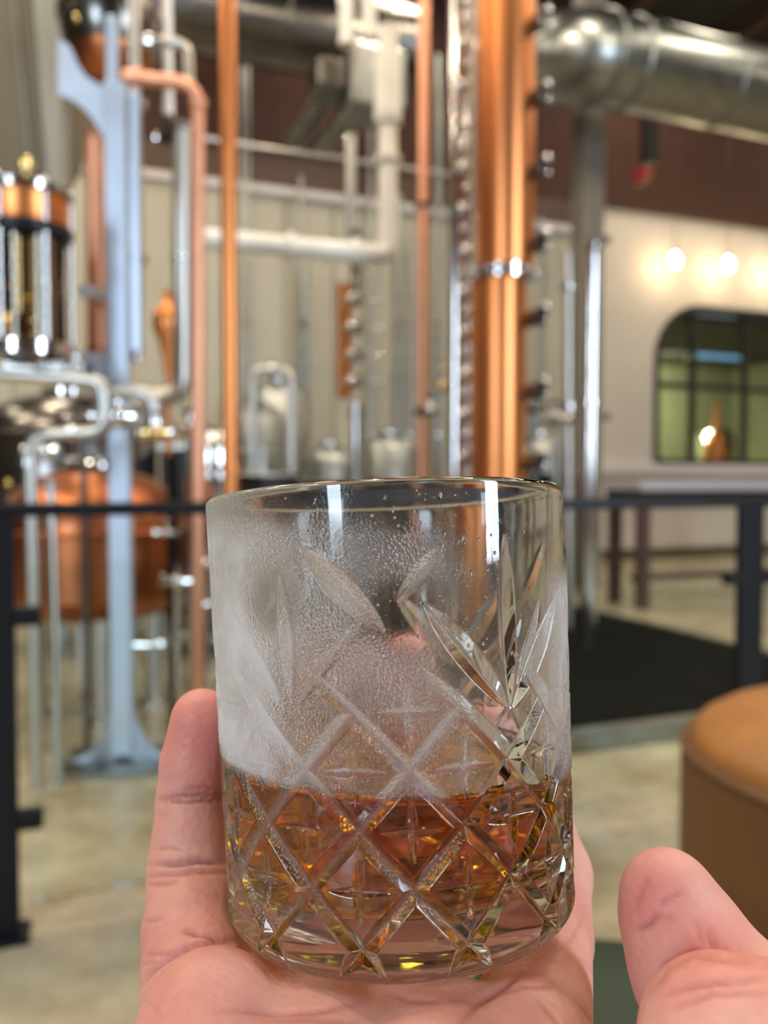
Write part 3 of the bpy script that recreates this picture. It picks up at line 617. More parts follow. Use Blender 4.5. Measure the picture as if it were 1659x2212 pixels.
# low equipment in front of the panels
def tank(px, Y, R, z1, label, m=galv, z0=.45):
    c = Vector((zx(px, Y), Y, 0)); t = thing('steel_tank', label, 'tank', c)
    MB().lathe([(0, z0), (R * .6, z0 + .02), (R, z0 + .12), (R, z1), (R * .8, z1 + .1), (R * .3, z1 + .16), (0, z1 + .17)], c, 40).build('shell', m, t)
    MB().ring(c + UP * (z0 + (z1 - z0) * .75), R, .014).build('band', steel, t)
    MB().lathe([(R * .2, .14), (R * .3, .15), (R * .3, .19), (0, .23)], c + UP * z1, 24).build('manway', steel, t)
    for k in range(4): a = k * math.pi / 2 + .6; MB().tube([(c.x + R * .75 * math.cos(a), c.y + R * .75 * math.sin(a), z0 + .1), (c.x + R * .75 * math.cos(a), c.y + R * .75 * math.sin(a), 0)], .03, 10).build('leg', steel_satin, t)
    return t
tank(556, 8.0, .28, 1.75, 'pale tank behind the copper riser, nearest the left')
tank(600, 9.1, .36, 2.1, 'taller grey tank in the second row, left of centre')
tank(712, 8.2, .28, 1.35, 'low grey tank left of the small copper column')
tank(840, 8.8, .34, 1.5, 'grey tank between the small copper column and the thin copper pipe')
tank(1165, 8.2, .28, 1.45, 'grey tank between the copper column and the roof column')
pipe('pipe_frame', 'thin steel pipe loop standing before the wall panels', 'pipe', [P(545, 1000, 7.4), P(545, 798, 7.4), P(628, 798, 7.4), (zx(628, 7.4), 7.4, .02)], .04, steel_satin, .12, [(P(590, 798, 7.4), AXv, .5)])
# dark mash vessel and low plant behind the S-shaped pipe
Y = 5.5; c = Vector((zx(150, Y), Y, 0)); t = thing('mash_vessel', 'broad dark steel vessel behind the S-shaped pipe, over the copper pot', 'vessel', c)
MB().lathe([(0, .35), (.30, .37), (.56, .48), (.58, .55), (.58, 1.46), (.50, 1.60), (.30, 1.69), (.12, 1.72), (0, 1.73)], c, 56).build('shell', steel_dark, t)
for zz in (.62, 1.05, 1.44): MB().ring(c + UP * zz, .582, .014, n=56).build('band', steel_dark, t)
MB().lathe([(.13, 1.70), (.18, 1.71), (.18, 1.75), (.10, 1.79), (0, 1.80)], c, 32).build('manway', steel, t)
for k in range(4): a = k * math.pi / 2 + .5; MB().tube([(c.x + .42 * math.cos(a), c.y + .42 * math.sin(a), .44), (c.x + .42 * math.cos(a), c.y + .42 * math.sin(a), 0)], .04, 12).build('leg', steel_satin, t)
for k in range(5): MB().ball(c + Vector((-.30 + .15 * k, -.575 + .02 * abs(k - 2) * abs(k - 2), 1.25 - .13 * (k % 2))), .03, 14).build('gauge', brass if k % 2 else chrome, t)
Y = 5.75; xa, xb = zx(366, Y), zx(494, Y); c = Vector(((xa + xb) / 2, Y, 0)); t = thing('pump_skid', 'dark pump skid with small gauges, left of the copper riser foot', 'machine', c)
MB().box((c.x, c.y, .80), (xb - xa, .5, 1.1), rz=0, bevel=.02).build('housing', black_metal, t, False); MB().box((c.x, c.y, 1.37), (xb - xa + .03, .53, .03), rz=0).build('top_plate', steel_dark, t, False)
for q in (-1, 1): MB().box((c.x + q * (xb - xa) * .42, c.y, .13), (.06, .45, .25), rz=0).build('foot', steel_dark, t, False)
for dx, zz, m_ in ((-.2, 1.45, brass), (-.05, 1.44, chrome), (.1, 1.46, chrome), (.22, 1.45, brass), (-.1, 1.2, chrome), (.15, 1.15, chrome)):
    g_ = MB().ball((c.x + dx, c.y - .27 if zz < 1.3 else c.y - .1, zz), .035, 14).build('gauge', m_, t)
    if zz > 1.3: MB().tube([(c.x + dx, c.y - .1, 1.36), (c.x + dx, c.y - .1, zz)], .012, 8).build('stem', steel, g_)
# dark skids and control cabinets standing across the hall, hidden mostly by the tumbler
for i_, (pa, pb, zt_, lb) in enumerate(((505, 640, 1.19, 'leftmost dark equipment cabinet, above the left part of the tumbler rim'), (655, 810, 1.14, 'second dark equipment cabinet, behind the tumbler'), (825, 1000, 1.12, 'third dark equipment cabinet, behind the tumbler'), (1118, 1228, 1.20, 'dark equipment cabinet right of the copper column, above the tumbler rim'))):
    Yb = 6.5; xa, xb = zx(pa, Yb), zx(pb, Yb); c = Vector(((xa + xb) / 2, Yb, 0)); t = thing('equipment_cabinet', lb, 'cabinet', c, 'dark equipment cabinets')
    MB().box((c.x, c.y, zt_ / 2 + .04), (xb - xa, .5, zt_ - .10), rz=0, bevel=.01).build('body', black_metal, t, False)
    MB().box((c.x, c.y, zt_ - .005), (xb - xa + .03, .53, .03), rz=0, bevel=.006).build('top_plate', steel_dark, t, False)
    for q in (-1, 1):
        d_ = MB().box((c.x + q * (xb - xa) / 4, c.y - .256, zt_ / 2 + .03), ((xb - xa) / 2 - .02, .012, zt_ - .18), rz=0, bevel=.003).build('door', black_plastic, t, False)
        MB().box((c.x + q * .03, c.y - .27, zt_ * .6), (.014, .02, .12), rz=0, bevel=.003).build('handle', steel, d_, False)
        MB().box((c.x + q * ((xb - xa) / 2 - .05), c.y, .025), (.05, .4, .05), rz=0).build('foot', steel_dark, t, False)
# ducts
def duct(name, label, p0, p1, R, m, n=8, elbow=None):
    p0, p1 = Vector(p0), Vector(p1); d = (p1 - p0).normalized(); t = thing(name, label, 'duct', p0)
    MB().tube([p0, p1], R, 56).build('duct_shell', m, t)
    L_ = (p1 - p0).length
    for k in range(n + 1): q = p0 + d * L_ * k / n; MB().ring(q, R + .004, .014, d, 56).build('duct_seam', m, t)
    return t
e0 = at(1352, 138, 8.0); R_ = .41
e1 = e0 + AX * 5.6
td = duct('spiral_duct', 'big bright galvanised duct running off to the right under the roof', e0, e1, R_, galv, 5)
q1 = at(1040, 165, 9.3)
MB().tube(bent([e0 + AX * .02, e0 - AX * .50, q1], .42), R_ * .985, 56).build('elbow', galv, td); MB().ring(e0 + AX * .01, R_ + .006, .02, AX, 56).build('duct_seam', galv, td); MB().ring(e0 - AX * .30, R_ + .006, .016, AX, 56).build('duct_seam', galv, td)
duct('dark_duct', 'wide dim duct hanging across the top of the hall, behind the lagged pipes', at(330, 10, 8.3), at(900, 110, 8.8), .40, steel_dark, 6)  # dark metal puts the shadow on this duct into its colour
# red extinguisher-like lamp and black speaker on the brick pier
c = at(1386, 378, 10.2); t = thing('red_alarm_bell', 'small red alarm fixture high on the brickwork beside the column', 'alarm', c)
MB().lathe([(0, -.05), (.10, -.05), (.14, 0), (.10, .05), (0, .06)], c, 28).build('bell', red_m, t); MB().box(c + Vector((0, .1, 0)), (.16, .10, .16), bevel=.02).build('back_box', red_m, t, False)
c = at(1402, 300, 10.2); t = thing('wall_speaker', 'tall narrow black loudspeaker on the brickwork above the red alarm', 'speaker', c)
MB().box(c, (.16, .18, .62), bevel=.02).build('cabinet', black_plastic, t, False); MB().box(c + Vector((.03, -.095, 0)), (.12, .01, .55)).build('grille', black_metal, t, False)
# pendant bulbs
bulb_m = mat('warm_bulb', (1, .8, .5), .3, emit=(1.0, 0.74, 0.42, 38.0))
for px, py, lb in ((1458, 562, 'leftmost of the three glowing bulbs on the cream wall'), (1573, 571, 'middle one of the three glowing bulbs, above the dark window'), (1683, 582, 'glowing bulb at the edge of the frame, above the dark window')):
    Yb = wy(px) - .45; c = at(px, py, Yb); t = thing('pendant_bulb', lb, 'lamp', c, 'bare bulbs hanging before the cream wall')
    MB().lathe([(0, -.10), (.04, -.09), (.068, -.04), (.07, 0), (.055, .045), (.028, .08), (.02, .10), (0, .10)], c, 24).build('bulb', bulb_m, t)
    MB().tube([c + UP * .10, c + UP * .17], .022, 14).build('socket', black_plastic, t)
    MB().tube([c + UP * .16, (c.x, c.y, 7.6)], .005, 6).build('cord', black_plastic, t)
    l = bpy.data.lights.new('bulb_light', 'POINT'); l.energy = 2.6; l.color = (1.0, .70, .38); l.shadow_soft_size = .08
    o = bpy.data.objects.new('bulb_light', l); COL.objects.link(o); o.location = c - UP * .18 - BX * .05
# high counter under the window
Yc = 7.4; s0 = at(1345, 1050, Yc); 
t = thing('high_counter', 'long pale-topped high counter on dark legs in front of the dark window', 'counter', (s0.x, s0.y, 0))
L_ = 3.0; cc = s0 + AX * L_ / 2; cc.z = 0; zt = Z(1050, Yc)
MB().box((cc.x, cc.y, zt), (L_, .55, .085), bevel=.01).build('counter_top', slab_m, t, False)
MB().box((cc.x, cc.y, zt - .085), (L_, .50, .085), bevel=.005).build('apron', black_metal, t, False)
for ds in (.07, L_ - .07):
    for db in (-.2, .2):
        q = s0 + AX * ds + BX * db; MB().box((q.x, q.y, (zt - .12) / 2), (.11, .09, zt - .12), bevel=.006).build('leg', brown_metal, t, False)
MB().box((cc.x, cc.y, .25), (L_ - .2, .04, .06)).build('foot_rail', brown_metal, t, False)
# things in the room beyond the window
tank(1545, wy(1545) + 2.6, .36, 2.0, 'steel tank seen through the dark window, low in its middle pane', steel)
c = Vector((zx(1470, wy(1470) + 2.3), wy(1470) + 2.3, 0))
t = thing('copper_kettle', 'small copper vessel seen through the dark window', 'still', (zx(1545, 14.2), 14.2, 0))
MB().lathe([(.10, 1.2), (.20, 1.3), (.22, 1.7), (.14, 1.95), (.05, 2.1), (.04, 2.6), (0, 2.6)], (zx(1545, 14.2), 14.2, 0), 32).build('kettle', copper, t)
MB().lathe([(.15, 0), (.15, 1.2), (0, 1.2)], (zx(1545, 14.2), 14.2, 0), 24).build('stand', steel_satin, t)
scr = mat('screen_glow', (.1, .2, .3), .3, emit=(.22, .45, .70, .55))
c = at(1545, 752, wy(1545) + 3.4); t = thing('wall_screen', 'lit blue screen seen through the dark window', 'screen', c)
MB().box(c + Vector((0, .03, 0)), (1.35, .05, .52)).build('bezel', black_plastic, t, False); MB().box(c, (1.25, .03, .42)).build('display', scr, t, False)
# ------------------------------------------------------------------ the tumbler
u_deg, r_deg = math.radians(4.243), math.radians(-2.325)
n_ = np.array([math.sin(r_deg), math.sin(u_deg) * math.cos(r_deg), math.cos(u_deg) * math.cos(r_deg)])
ux = np.cross([0, 1, 0], n_); ux /= np.linalg.norm(ux); vx = np.cross(n_, ux)
def dirw(v): return c2w(tuple(v)) - Vector((0, 0, EYE))
Ux, Vx, Nx = dirw(ux), dirw(vx), dirw(n_); base_c = c2w((0.003923, 0.177793, -0.086816))
GM = Matrix(((Ux.x, Vx.x, Nx.x, base_c.x), (Ux.y, Vx.y, Nx.y, base_c.y), (Ux.z, Vx.z, Nx.z, base_c.z), (0, 0, 0, 1)))
glass_root = thing('whisky_glass', 'cut crystal tumbler misted with condensation, held upright on the open palm', 'glass')
glass_root.matrix_world = GM
HG, RB, RT = 90.46, 37.13, 40.0
def r_out(z): return RB + (RT - RB) * z / HG
def r_in(z): return 33.2 + (37.6 - 33.2) * np.clip((z - 15) / (HG - 15), 0, 1) ** 0.8
def sst(a, b, x): t = np.clip((x - a) / (b - a), 0, 1); return t * t * (3 - 2 * t)
def cut_depth(th, z):                                                 # th in degrees, z in mm; 0 deg faces the guest
    P = (th - 3.5) / 15.0; Q = (z - 17.5) / 10.4
    dep = np.zeros_like(th)
    for sgn, ztop0, ztop1 in ((1, 50.5, 60.0), (-1, 48.2, 50.2)):
        g = P + sgn * Q; d = np.abs(g - 2 * np.round(g / 2)) / 0.137
        amp = (1 - sst(ztop0, ztop1, z)) * sst(1.5, 7.0, z); w = 1.75 * np.clip(amp, .05, 1)
        dep = np.maximum(dep, 1.45 * amp * np.clip(1 - d / w, 0, 1))
    for q in range(0, 4):                                             # four-pointed star in every diamond
        pc = np.round((P - (1 + q) % 2) / 2) * 2 + (1 + q) % 2
        keep = 1.0 if q < 3 else (np.abs(np.mod(pc + 2, 4) - 2) < .5)
        dx = (P - pc) * 10.2; dz = z - (17.5 + 10.4 * q)
        for L, W, al, ac in ((6.3, 0.95, dx, dz), (6.3, 0.95, dz, dx)):
            w = W * np.clip(1 - (al / L) ** 2, 0, 1) + 1e-4
            dep = np.maximum(dep, 1.0 * np.clip(w / W, 0, 1) * np.clip(1 - np.abs(ac) / w, 0, 1) * (np.abs(al) < L) * keep)
    leaves = [(8.4, 68, 33.2, 47.6, 2.5, 1.7), (58.6, 68, 34.0, 47.6, 2.5, 1.7), (33.5, 80, 33.5, 47.2, 2.1, 1.6), (47.3, 67.5, 34.4, 47.6, 1.3, 1.1),
              (-23.6, 78.8, -1.6, 63.0, 2.5, 1.7), (13.4, 77.5, 1.4, 68.0, 1.6, 0.9), (-30.5, 74, -28.5, 50, 1.8, 1.2), (-54, 68, -30.6, 48.6, 2.3, 1.5), (-6, 67, -26.5, 50, 1.2, 0.5)]
    for k in range(3):
        for (a0, z0, a1, z1, W, D) in leaves:
            x = (th - a0 - 120 * k + 180) % 360 - 180; x = x * 0.68; y = z - z0
            ex, ey = (a1 - a0) * 0.68, z1 - z0; L = math.hypot(ex, ey); ex /= L; ey /= L
            t = (x * ex + y * ey) / L; d = np.abs(-x * ey + y * ex)
            sh = np.clip(4 * t * (1 - t), 0, 1) ** 0.85; w = W * sh + 1e-4
            dep = np.maximum(dep, D * sh * np.clip(1 - d / w, 0, 1) * ((t > 0) & (t < 1)))
    return dep
def smooth_noise(th, z, sc, seed):
    r = np.random.default_rng(seed); out = np.zeros_like(th)
    for i in range(14):
        k = int(r.integers(1, 9)) * sc; kz = r.normal() * 0.09 * sc; out += np.sin(np.radians(th) * k + z * kz + r.uniform(0, 6.3))
    return out / 14 ** 0.5
def fog_amount(th, z):
    n = smooth_noise(th, z, 1, 1) * 0.10 + smooth_noise(th, z, 3, 2) * 0.05
    left = 1 - sst(-58, -22, th)
    f = 0.37 + 0.63 * left
    f = f * (1 - 0.92 * sst(14, 30, th + (z - 60) * 0.18))                                     # the right side stays clear
    f = np.maximum(f, 0.62 * sst(48, 62, th) * (1 - sst(66, 78, z)) * sst(2, 10, z))
    f *= 1 - sst(80, 87, z + n * 12) * (0.75 - 0.25 * left)
    def blob(a, zc, ra, rz, s): return s * np.exp(-(((th - a) / ra) ** 2 + ((z - zc) / rz) ** 2) ** 1.3)
    f -= blob(6, 66.5, 12, 5.5, 0.42) + blob(-37, 69, 9, 6.0, 0.45) + blob(22, 56, 10, 9, 0.25)
    lvl = 34 - 0.05 * th
    below = 1 - sst(lvl - 1.5, lvl + 1.2, z + n * 5)
    f = f * (1 - below) + below * (0.13 * (1 - sst(-26, 22, th)) + 0.01)
    f *= np.where(np.abs(th) > 100, 0.5, 1.0)
    return np.clip(f * (1 + n * 1.6), 0, 1)
NT = 1080
th = (np.arange(NT) / NT) * 360 - 180
prof = []                                                            # (kind, r, z)
for r in (0.0, 12, 22, 29): prof.append((0, r, 0.9 - 0.5 * (r / 29) ** 4))
for a in np.linspace(-90, 0, 9)[0:]: prof.append((0, RB + .25 - 5.2 + 5.2 * math.cos(math.radians(a)), 5.2 + 5.2 * math.sin(math.radians(a))))
zs = list(np.arange(1.0, HG - 1.25, 0.19)); ring_r = []; ring_z = []; isout = []
for k, r, z in prof[:4]: ring_r.append(r); ring_z.append(z); isout.append(False)
def base_round(z):
    return np.where(z < 5.2, (RB + .25) - 5.2 + np.sqrt(np.clip(5.2 ** 2 - (5.2 - z) ** 2, 0, None)), np.maximum(r_out(z), (RB + .25)))
ring_r.append(float(base_round(np.array(0.15)))); ring_z.append(0.15); isout.append(False)
for z in zs: ring_r.append(float(base_round(np.array(z)))); ring_z.append(z); isout.append(True)
rl = 1.2
for a in np.linspace(10, 170, 9): ring_r.append(RT - rl + rl * math.cos(math.radians(a))); ring_z.append(HG - rl + rl * math.sin(math.radians(a))); isout.append(False)
for z in np.linspace(HG - 2.2, 16.8, 46): ring_r.append(float(r_in(z))); ring_z.append(z); isout.append(False)
for a in np.linspace(0, 90, 9)[1:]: ring_r.append(float(r_in(15)) - 6 + 6 * math.cos(math.radians(a))); ring_z.append(16.4 - 6 * math.sin(math.radians(a))); isout.append(False)
for r in (20, 10): ring_r.append(r); ring_z.append(10.4 - 0.3 * (1 - r / 27)); isout.append(False)
RR = np.array(ring_r)[:, None] * np.ones((1, NT)); ZZ = np.array(ring_z)[:, None] * np.ones((1, NT)); TT = th[None, :] * np.ones((len(ring_r), 1))
om = np.array(isout)
RR[om] -= cut_depth(TT[om], ZZ[om])
rad = np.radians(TT)
# lens pole at the first ring (r=0) and a centre point for the inner base
V = np.stack([RR * np.sin(rad), -RR * np.cos(rad), ZZ], -1)[1:]
nr = V.shape[0]; V = V.reshape(-1, 3); c0 = np.array([[0, 0, 0.9]]); c1 = np.array([[0, 0, 10.1]])
V = np.concatenate([V, c0, c1]) * 0.001
i = np.arange(nr - 1)[:, None] * NT; j = np.arange(NT)[None, :]; j2 = (j + 1) % NT
Q = np.stack([i + j, i + j2, i + NT + j2, i + NT + j], -1).reshape(-1, 4)
def np_mesh(name, V, Q, T=None, smooth=True):
    me = bpy.data.meshes.new(name); nq = len(Q); nt_ = 0 if T is None else len(T)
    me.vertices.add(len(V)); me.vertices.foreach_set('co', V.astype(np.float32).ravel())
    me.loops.add(nq * 4 + nt_ * 3)
    lv = Q.ravel() if T is None else np.concatenate([Q.ravel(), T.ravel()]); me.loops.foreach_set('vertex_index', lv.astype(np.int32))
    me.polygons.add(nq + nt_)
    me.polygons.foreach_set('loop_start', np.concatenate([np.arange(nq) * 4, nq * 4 + np.arange(nt_) * 3]).astype(np.int32))
    me.polygons.foreach_set('use_smooth', np.full(nq + nt_, smooth)); me.update(calc_edges=True); me.validate(); return me
jj = np.arange(NT); T0 = np.stack([np.full(NT, nr * NT), (jj + 1) % NT, jj], -1)
b0 = (nr - 1) * NT; T1 = np.stack([np.full(NT, nr * NT + 1), b0 + jj, b0 + (jj + 1) % NT], -1)
gm = np_mesh('glass_body', V, Q, np.concatenate([T0, T1]))
fog = np.zeros(len(V), np.float32)
fo = fog_amount(TT[1:], ZZ[1:]); fo = np.clip(fo + 0.30 * np.clip(cut_depth(TT[1:], ZZ[1:]) / 1.2, 0, 1) * (1 - sst(12, 34, TT[1:])) * sst(7, 14, ZZ[1:]), 0, 1); fo[~om[1:]] = 0
lip = (~om[1:]) & (np.array(ring_z)[1:] > HG - 2.3); fog[:nr * NT] = fo.ravel()
at_ = gm.attributes.new('fog', 'FLOAT', 'POINT'); at_.data.foreach_set('value', fog)
def glass_mat():
    m = bpy.data.materials.new('crystal_glass'); m.use_nodes = True; nt = m.node_tree; N = nt.nodes; L = nt.links; N.remove(N['Principled BSDF'])
    out = N['Material Output']; g = N.new('ShaderNodeBsdfGlass'); g.inputs['IOR'].default_value = 1.50; g.inputs['Color'].default_value = (0.985, 0.99, 0.99, 1)
    g2 = N.new('ShaderNodeBsdfGlass'); g2.inputs['IOR'].default_value = 1.42; g2.inputs['Roughness'].default_value = 0.19
    df = N.new('ShaderNodeBsdfDiffuse'); df.inputs[0].default_value = (0.88, 0.85, 0.86, 1); tl = N.new('ShaderNodeBsdfTranslucent'); tl.inputs[0].default_value = (0.80, 0.78, 0.79, 1)
    a = N.new('ShaderNodeAttribute'); a.attribute_name = 'fog'
    tc = N.new('ShaderNodeTexCoord')
    v = N.new('ShaderNodeTexVoronoi'); v.inputs['Scale'].default_value = 1700; v.inputs['Randomness'].default_value = 1; L.new(tc.outputs['Object'], v.inputs[0])
    n = N.new('ShaderNodeTexNoise'); n.inputs['Scale'].default_value = 700; n.inputs['Detail'].default_value = 3; L.new(tc.outputs['Object'], n.inputs[0])
    n3 = N.new('ShaderNodeTexNoise'); n3.inputs['Scale'].default_value = 60; n3.inputs['Detail'].default_value = 6; L.new(tc.outputs['Object'], n3.inputs[0])
    ml = N.new('ShaderNodeMath'); ml.operation = 'MULTIPLY'; mr = N.new('ShaderNodeMapRange')
    mr.inputs['From Min'].default_value = 0.30; mr.inputs['From Max'].default_value = 0.62; mr.inputs['To Min'].default_value = 0.75; mr.inputs['To Max'].default_value = 1.15
    L.new(n3.outputs['Fac'], mr.inputs['Value']); L.new(mr.outputs[0], ml.inputs[0]); L.new(a.outputs['Fac'], ml.inputs[1])
    bu = N.new('ShaderNodeBump'); bu.inputs['Distance'].default_value = 0.0006; st = N.new('ShaderNodeMath'); st.operation = 'MULTIPLY'; st.inputs[1].default_value = 0.9; st.use_clamp = True
    L.new(ml.outputs[0], st.inputs[0]); L.new(st.outputs[0], bu.inputs['Strength'])
    iv = N.new('ShaderNodeMath'); iv.operation = 'SUBTRACT'; iv.inputs[0].default_value = 1.0; L.new(v.outputs['Distance'], iv.inputs[1]); L.new(iv.outputs[0], bu.inputs['Height'])
    bu2 = N.new('ShaderNodeBump'); bu2.inputs['Distance'].default_value = 0.00006; bu2.inputs['Strength'].default_value = 0.35
    n4 = N.new('ShaderNodeTexNoise'); n4.inputs['Scale'].default_value = 130; n4.inputs['Detail'].default_value = 2; L.new(tc.outputs['Object'], n4.inputs[0])
    L.new(n4.outputs['Fac'], bu2.inputs['Height'])
    L.new(bu2.outputs[0], g.inputs['Normal']); L.new(bu.outputs[0], g2.inputs['Normal'])
    ad = N.new('ShaderNodeMixShader'); ad.inputs[0].default_value = 0.45; L.new(df.outputs[0], ad.inputs[1]); L.new(tl.outputs[0], ad.inputs[2])
    fm = N.new('ShaderNodeMixShader'); f2 = N.new('ShaderNodeMath'); f2.operation = 'MULTIPLY'; L.new(ml.outputs[0], f2.inputs[1]); f2b = N.new('ShaderNodeMath'); f2b.operation = 'MULTIPLY'; f2b.inputs[1].default_value = 0.70
    L.new(ml.outputs[0], f2b.inputs[0]); L.new(f2b.outputs[0], f2.inputs[0]); L.new(f2.outputs[0], fm.inputs[0]); L.new(g2.outputs[0], fm.inputs[1]); L.new(ad.outputs[0], fm.inputs[2])
    mx = N.new('ShaderNodeMixShader'); f3 = N.new('ShaderNodeMath'); f3.operation = 'MULTIPLY'; f3.inputs[1].default_value = 2.2; f3.use_clamp = True
    L.new(ml.outputs[0], f3.inputs[0]); L.new(f3.outputs[0], mx.inputs[0]); L.new(g.outputs[0], mx.inputs[1]); L.new(fm.outputs[0], mx.inputs[2])
    L.new(mx.outputs[0], out.inputs[0]); return m
go = bpy.data.objects.new('glass_body', gm); COL.objects.link(go); go.parent = glass_root; gm.materials.append(glass_mat())
# water beads on the outside
wb = MB(); r = np.random.default_rng(9)
for k in range(420):
    a = math.radians(float(r.choice([r.normal(24, 7), r.normal(-18, 16), r.normal(6, 12)]))); z = float(r.uniform(46, 88)); rr = float(r.lognormal(-1.75, 0.42)); rr = min(rr, 0.7)
    if float(cut_depth(np.array([math.degrees(a)]), np.array([z]))[0]) > 0.05: continue
    R = r_out(z); c = Vector((math.sin(a) * R, -math.cos(a) * R, z)); nn = Vector((math.sin(a), -math.cos(a), 0)); t = Vector((math.cos(a), math.sin(a), 0))
    vs = []; fs = []; m = 8; st_ = float(r.uniform(1, 1.5))
    for q in range(4):
        el = math.pi / 2 * q / 3
        for w in range(m): b = 2 * math.pi * w / m; p = c + (t * math.cos(b) + Vector((0, 0, st_)) * math.sin(b)) * rr * math.cos(el) + nn * (rr * 0.55 * math.sin(el) - 0.05); vs.append(p * 0.001)
    for q in range(3):
        for w in range(m): w2 = (w + 1) % m; fs.append((q * m + w, q * m + w2, q * m + m + w2, q * m + m + w))
    fs.append(tuple(range(m - 1, -1, -1))); wb.add(vs, fs)
wm = bpy.data.materials.new('water'); wm.use_nodes = True; nt = wm.node_tree; nt.nodes.remove(nt.nodes['Principled BSDF'])
gg = nt.nodes.new('ShaderNodeBsdfGlass'); gg.inputs['IOR'].default_value = 1.33; nt.links.new(gg.outputs[0], nt.nodes['Material Output'].inputs[0])
me = bpy.data.meshes.new('water_beads'); me.from_pydata(wb.v, [], wb.f); me.shade_smooth(); me.materials.append(wm)
o = bpy.data.objects.new('water_beads', me); COL.objects.link(o); o.parent = glass_root; o['kind'] = 'stuff'
# the spirit in the glass: a thing held by another thing
def lvl_at(x, y): return 34.3 - 0.055 * x + 0.02 * y
NL = 160; tl_ = np.arange(NL) / NL * 2 * np.pi; rows = []
rows.append((26.0, 10.05, 0))
for a in np.linspace(90, 0, 8): rows.append((float(r_in(15)) - 6 + 6.12 * math.cos(math.radians(a)), 16.4 - 6.12 * math.sin(math.radians(a)), 0))
for k in range(1, 9): rows.append((None, k / 8, 1))
LV = []
for (rr, zz, ty) in rows:
    for a in tl_:
        x0, y0 = math.sin(a), -math.cos(a)
        if ty == 0: LV.append((rr * x0, rr * y0, zz))
        else:
            zt = lvl_at(33.6 * x0, 33.6 * y0); z = 16.4 + (zt - 16.4) * zz; rw = float(r_in(z)) + 0.12; LV.append((rw * x0, rw * y0, z))
for rf, dz in ((0.985, -0.5), (0.95, -0.85), (0.85, -0.95), (0.5, -0.95)):
    for a in tl_:
        x0, y0 = math.sin(a) * 33.9 * rf, -math.cos(a) * 33.9 * rf; LV.append((x0, y0, lvl_at(x0, y0) + dz))
LV = np.array(LV + [(0, 0, 10.0), (0, 0, lvl_at(0, 0) - 0.95)]) * 0.001; nrw = (len(LV) - 2) // NL
i = np.arange(nrw - 1)[:, None] * NL; j = np.arange(NL)[None, :]; j2 = (j + 1) % NL
LQ = np.stack([i + j, i + j2, i + NL + j2, i + NL + j], -1).reshape(-1, 4); jj = np.arange(NL)
T0 = np.stack([np.full(NL, nrw * NL), (jj + 1) % NL, jj], -1); b0 = (nrw - 1) * NL; T1 = np.stack([np.full(NL, nrw * NL + 1), b0 + jj, b0 + (jj + 1) % NL], -1)
lm = np_mesh('amber_whisky', LV, LQ, np.concatenate([T0, T1]))
am = bpy.data.materials.new('amber_spirit'); am.use_nodes = True; nt = am.node_tree; nt.nodes.remove(nt.nodes['Principled BSDF'])
gg = nt.nodes.new('ShaderNodeBsdfGlass'); gg.inputs['IOR'].default_value = 1.36; nt.links.new(gg.outputs[0], nt.nodes['Material Output'].inputs[0])
va = nt.nodes.new('ShaderNodeVolumeAbsorption'); va.inputs['Color'].default_value = (0.95, 0.825, 0.01, 1); va.inputs['Density'].default_value = 165
nt.links.new(va.outputs[0], nt.nodes['Material Output'].inputs['Volume'])
lo = bpy.data.objects.new('amber_whisky', lm); COL.objects.link(lo); lm.materials.append(am); lo.matrix_world = GM
tag(lo, 'amber whisky filling the lower third of the cut glass tumbler', 'drink')
# ------------------------------------------------------------------ the hand: smooth union of round cones, meshed as one skin
def hp(px, py, d): return np.array([(px - CX) / F * d, d, -(py - CY) / F * d])
VX = 0.7; LO = np.array([-66.0, -10.0, -165.0]); HI = np.array([104.0, 250.0, -34.0]); NN = ((HI - LO) / VX).astype(int)
gx, gy, gz = [LO[k] + VX * np.arange(NN[k]) for k in range(3)]
def new_field(): return np.full(tuple(NN), 30.0, np.float32)
def smin(a, b, k):
    if k <= 0: return np.minimum(a, b)
    h = np.clip(0.5 + 0.5 * (b - a) / k, 0, 1); return b + (a - b) * h - k * h * (1 - h)
def cone(Fd, a, ra, b, rb, k):
    a = np.array(a, float); b = np.array(b, float); pad = 14 + k
    lo = np.minimum(a - ra, b - rb) - pad; hi = np.maximum(a + ra, b + rb) + pad
    i0 = np.clip(((lo - LO) / VX).astype(int), 0, NN); i1 = np.clip(((hi - LO) / VX).astype(int) + 1, 0, NN)
    if (i1 <= i0).any(): return
    X = gx[i0[0]:i1[0], None, None] - a[0]; Y = gy[None, i0[1]:i1[1], None] - a[1]; Z = gz[None, None, i0[2]:i1[2]] - a[2]
    e = b - a; L2 = float(e @ e) + 1e-9; t = np.clip((X * e[0] + Y * e[1] + Z * e[2]) / L2, 0, 1)
    d = np.sqrt((X - t * e[0]) ** 2 + (Y - t * e[1]) ** 2 + (Z - t * e[2]) ** 2) - (ra + (rb - ra) * t)
    sl = tuple(slice(i0[q], i1[q]) for q in range(3)); Fd[sl] = smin(Fd[sl], d.astype(np.float32), k)
def chain(Fd, pts, k):
    for p, q in zip(pts[:-1], pts[1:]): cone(Fd, p[0], p[1], q[0], q[1], k)
pinky = [(hp(430, 2150, 160), 11.5), (hp(414, 2010, 172), 10.1), (hp(411, 1930, 180), 9.2), (hp(407, 1875, 184), 9.0), (hp(411, 1805, 187), 8.3), (hp(412, 1728, 190), 7.75), (hp(419, 1650, 191), 7.7), (hp(435, 1553, 191), 7.1)]
ring_ = [((-19, 160, -98), 11.5), ((-22, 205, -101.5), 10.0), ((-21, 226, -93), 9.6), ((-20, 229, -70), 8.8), ((-19, 226, -47), 8.0)]
